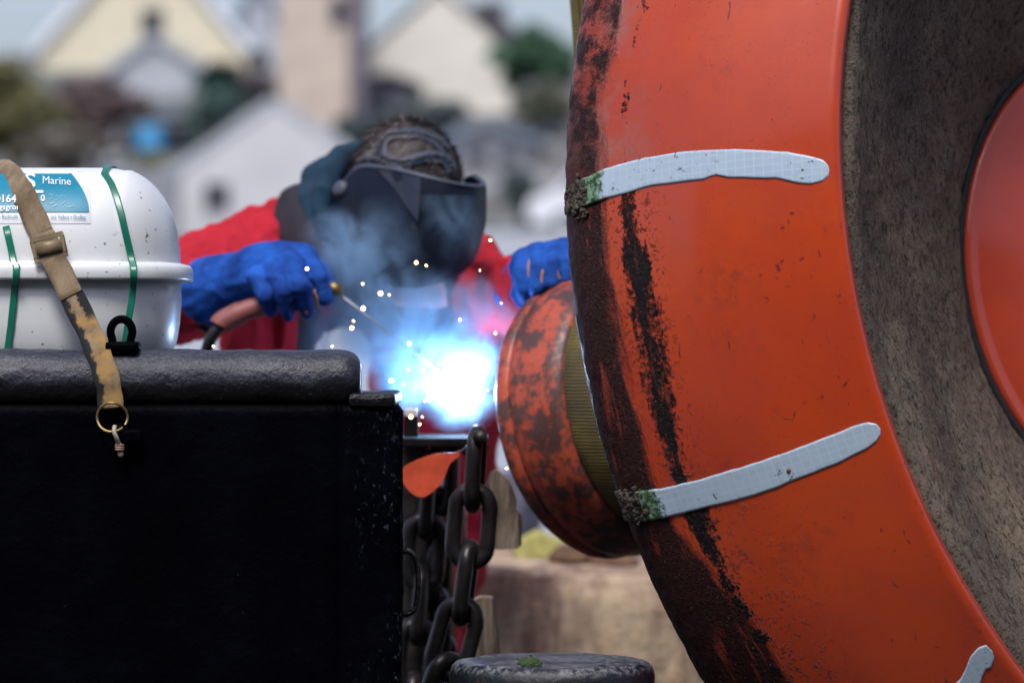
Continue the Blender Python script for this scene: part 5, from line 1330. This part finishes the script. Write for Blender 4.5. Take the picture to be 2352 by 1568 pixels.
def spark_place(u, v):
    for test, w in ((u < 560, 'beside the glove cuff, far from the others'), (u < 740 and v < 650, 'in front of the bent blue gauntlet'), (v < 580, 'highest of all, right of the mask'),
                    (v > 1100, 'in front of the orange tag'), (v > 1050, 'below the arc, in front of the worn float'), (v > 940, 'close to the bright metal tab'), (u > 1090 and v > 830, 'just right of the arc by the float rim'),
                    (u > 1090, 'in front of the red right sleeve'), (u < 790, 'just above the end of the top rail'), (v < 720 and u > 940, 'below the mask by the tan flap'),
                    (v < 800 and u < 900, 'along the upper half of the rod'), (v < 800, 'in the smoke above the arc'), (u > 960, 'in the glow left of the arc')):
        if test: return 'small orange spark ' + w, 'sparks ' + w
    return 'small orange spark in front of the rag', 'sparks in front of the rag'
sm = emis('hot_spark', (1.0, .62, .26), 14, False); rnd = random.Random(4)
me = None
for i, (u, v) in enumerate(SP):
    d = rnd.uniform(5.78, 5.92)
    if i == 0:
        bm = bmesh.new(); sphere(bm, P(u, v, d), .0021, 2); so = obj('spark', bm, sm, loc=P(u, v, d)); me = so.data
    else:
        so = bpy.data.objects.new('spark', me); C.objects.link(so); so.location = P(u, v, d); k = rnd.choice((.4, .5, .6, .8, 1., 1.25)) * rnd.uniform(.9, 1.1); so.scale = (k, k, k)
    lab, grp = spark_place(u, v); tag(so, lab, 'spark', grp)
# smoke
smk = bmesh.new(); c0 = P(930, 740, 6.18)
a = P(660, 1000, 6.0); b = P(1230, 440, 6.0)
n = bpy.data.materials.new('weld_smoke'); n.use_nodes = True; t = n.node_tree; t.nodes.remove(t.nodes['Principled BSDF'])
B = NB.__new__(NB); B.m = n; B.t = t; B.n = t.nodes; B.tc = t.nodes.new('ShaderNodeTexCoord')
pos = B.tc.outputs['Object']
acc = None
for (u, v, d, r, w) in [(1058, 890, 6.0, 105, 1.15), (1064, 800, 5.99, 99, 4.6), (1085, 735, 6.0, 90, 4.0), (1010, 750, 5.98, 100, 5.0), (950, 690, 5.97, 115, 4.2), (1030, 690, 5.98, 75, 3.4),
                        (880, 640, 5.96, 120, 4.2), (815, 595, 5.95, 105, 4.4), (770, 550, 5.95, 75, 2.6), (900, 560, 5.95, 115, 1.4), (1010, 520, 5.95, 105, 1.1), (900, 770, 5.97, 125, 2.6), (800, 770, 5.97, 125, 2.4), (1100, 680, 6.0, 60, 2.0), (950, 850, 5.97, 110, 2.4), (1105, 800, 6.0, 70, 2.6), (1135, 730, 6.0, 75, 2.0), (760, 680, 5.96, 80, 2.0)]:
    q = P(u, v, d + .20) - c0; vm = t.nodes.new('ShaderNodeVectorMath'); vm.operation = 'DISTANCE'; t.links.new(pos, vm.inputs[0]); vm.inputs[1].default_value = q
    f = B.ramp(vm.outputs['Value'], px(r, d) * 1.2, px(r, d) * .1, 0, w * (9.5 if r >= 100 else 6.5))
    acc = f if acc is None else B.math('MAXIMUM', acc, f)
nz1 = B.noise(17, 6, .62, B.mapping((1, 1, .8)), .8); nz2 = B.noise(8, 3, .5, dist=.6)
wisps = B.math('MULTIPLY', B.ramp(nz1, .40, .64, .06, 1.5), B.ramp(nz2, .32, .62, .35, 1.25))
pv = t.nodes.new('ShaderNodeVolumePrincipled'); pv.inputs['Color'].default_value = (.46, .72, 1.0, 1)
t.links.new(B.math('MULTIPLY', acc, wisps), pv.inputs['Density']); pv.inputs['Anisotropy'].default_value = .1
t.links.new(pv.outputs[0], t.nodes['Material Output'].inputs['Volume'])
box(smk, a.x, b.x, 6.02, 6.34, a.z, b.z)
o = obj('smoke', smk, n, loc=c0, smooth=False, kind='stuff')
o['label'] = 'blue welding smoke drifting up from the arc past the mask'; o['category'] = 'smoke'
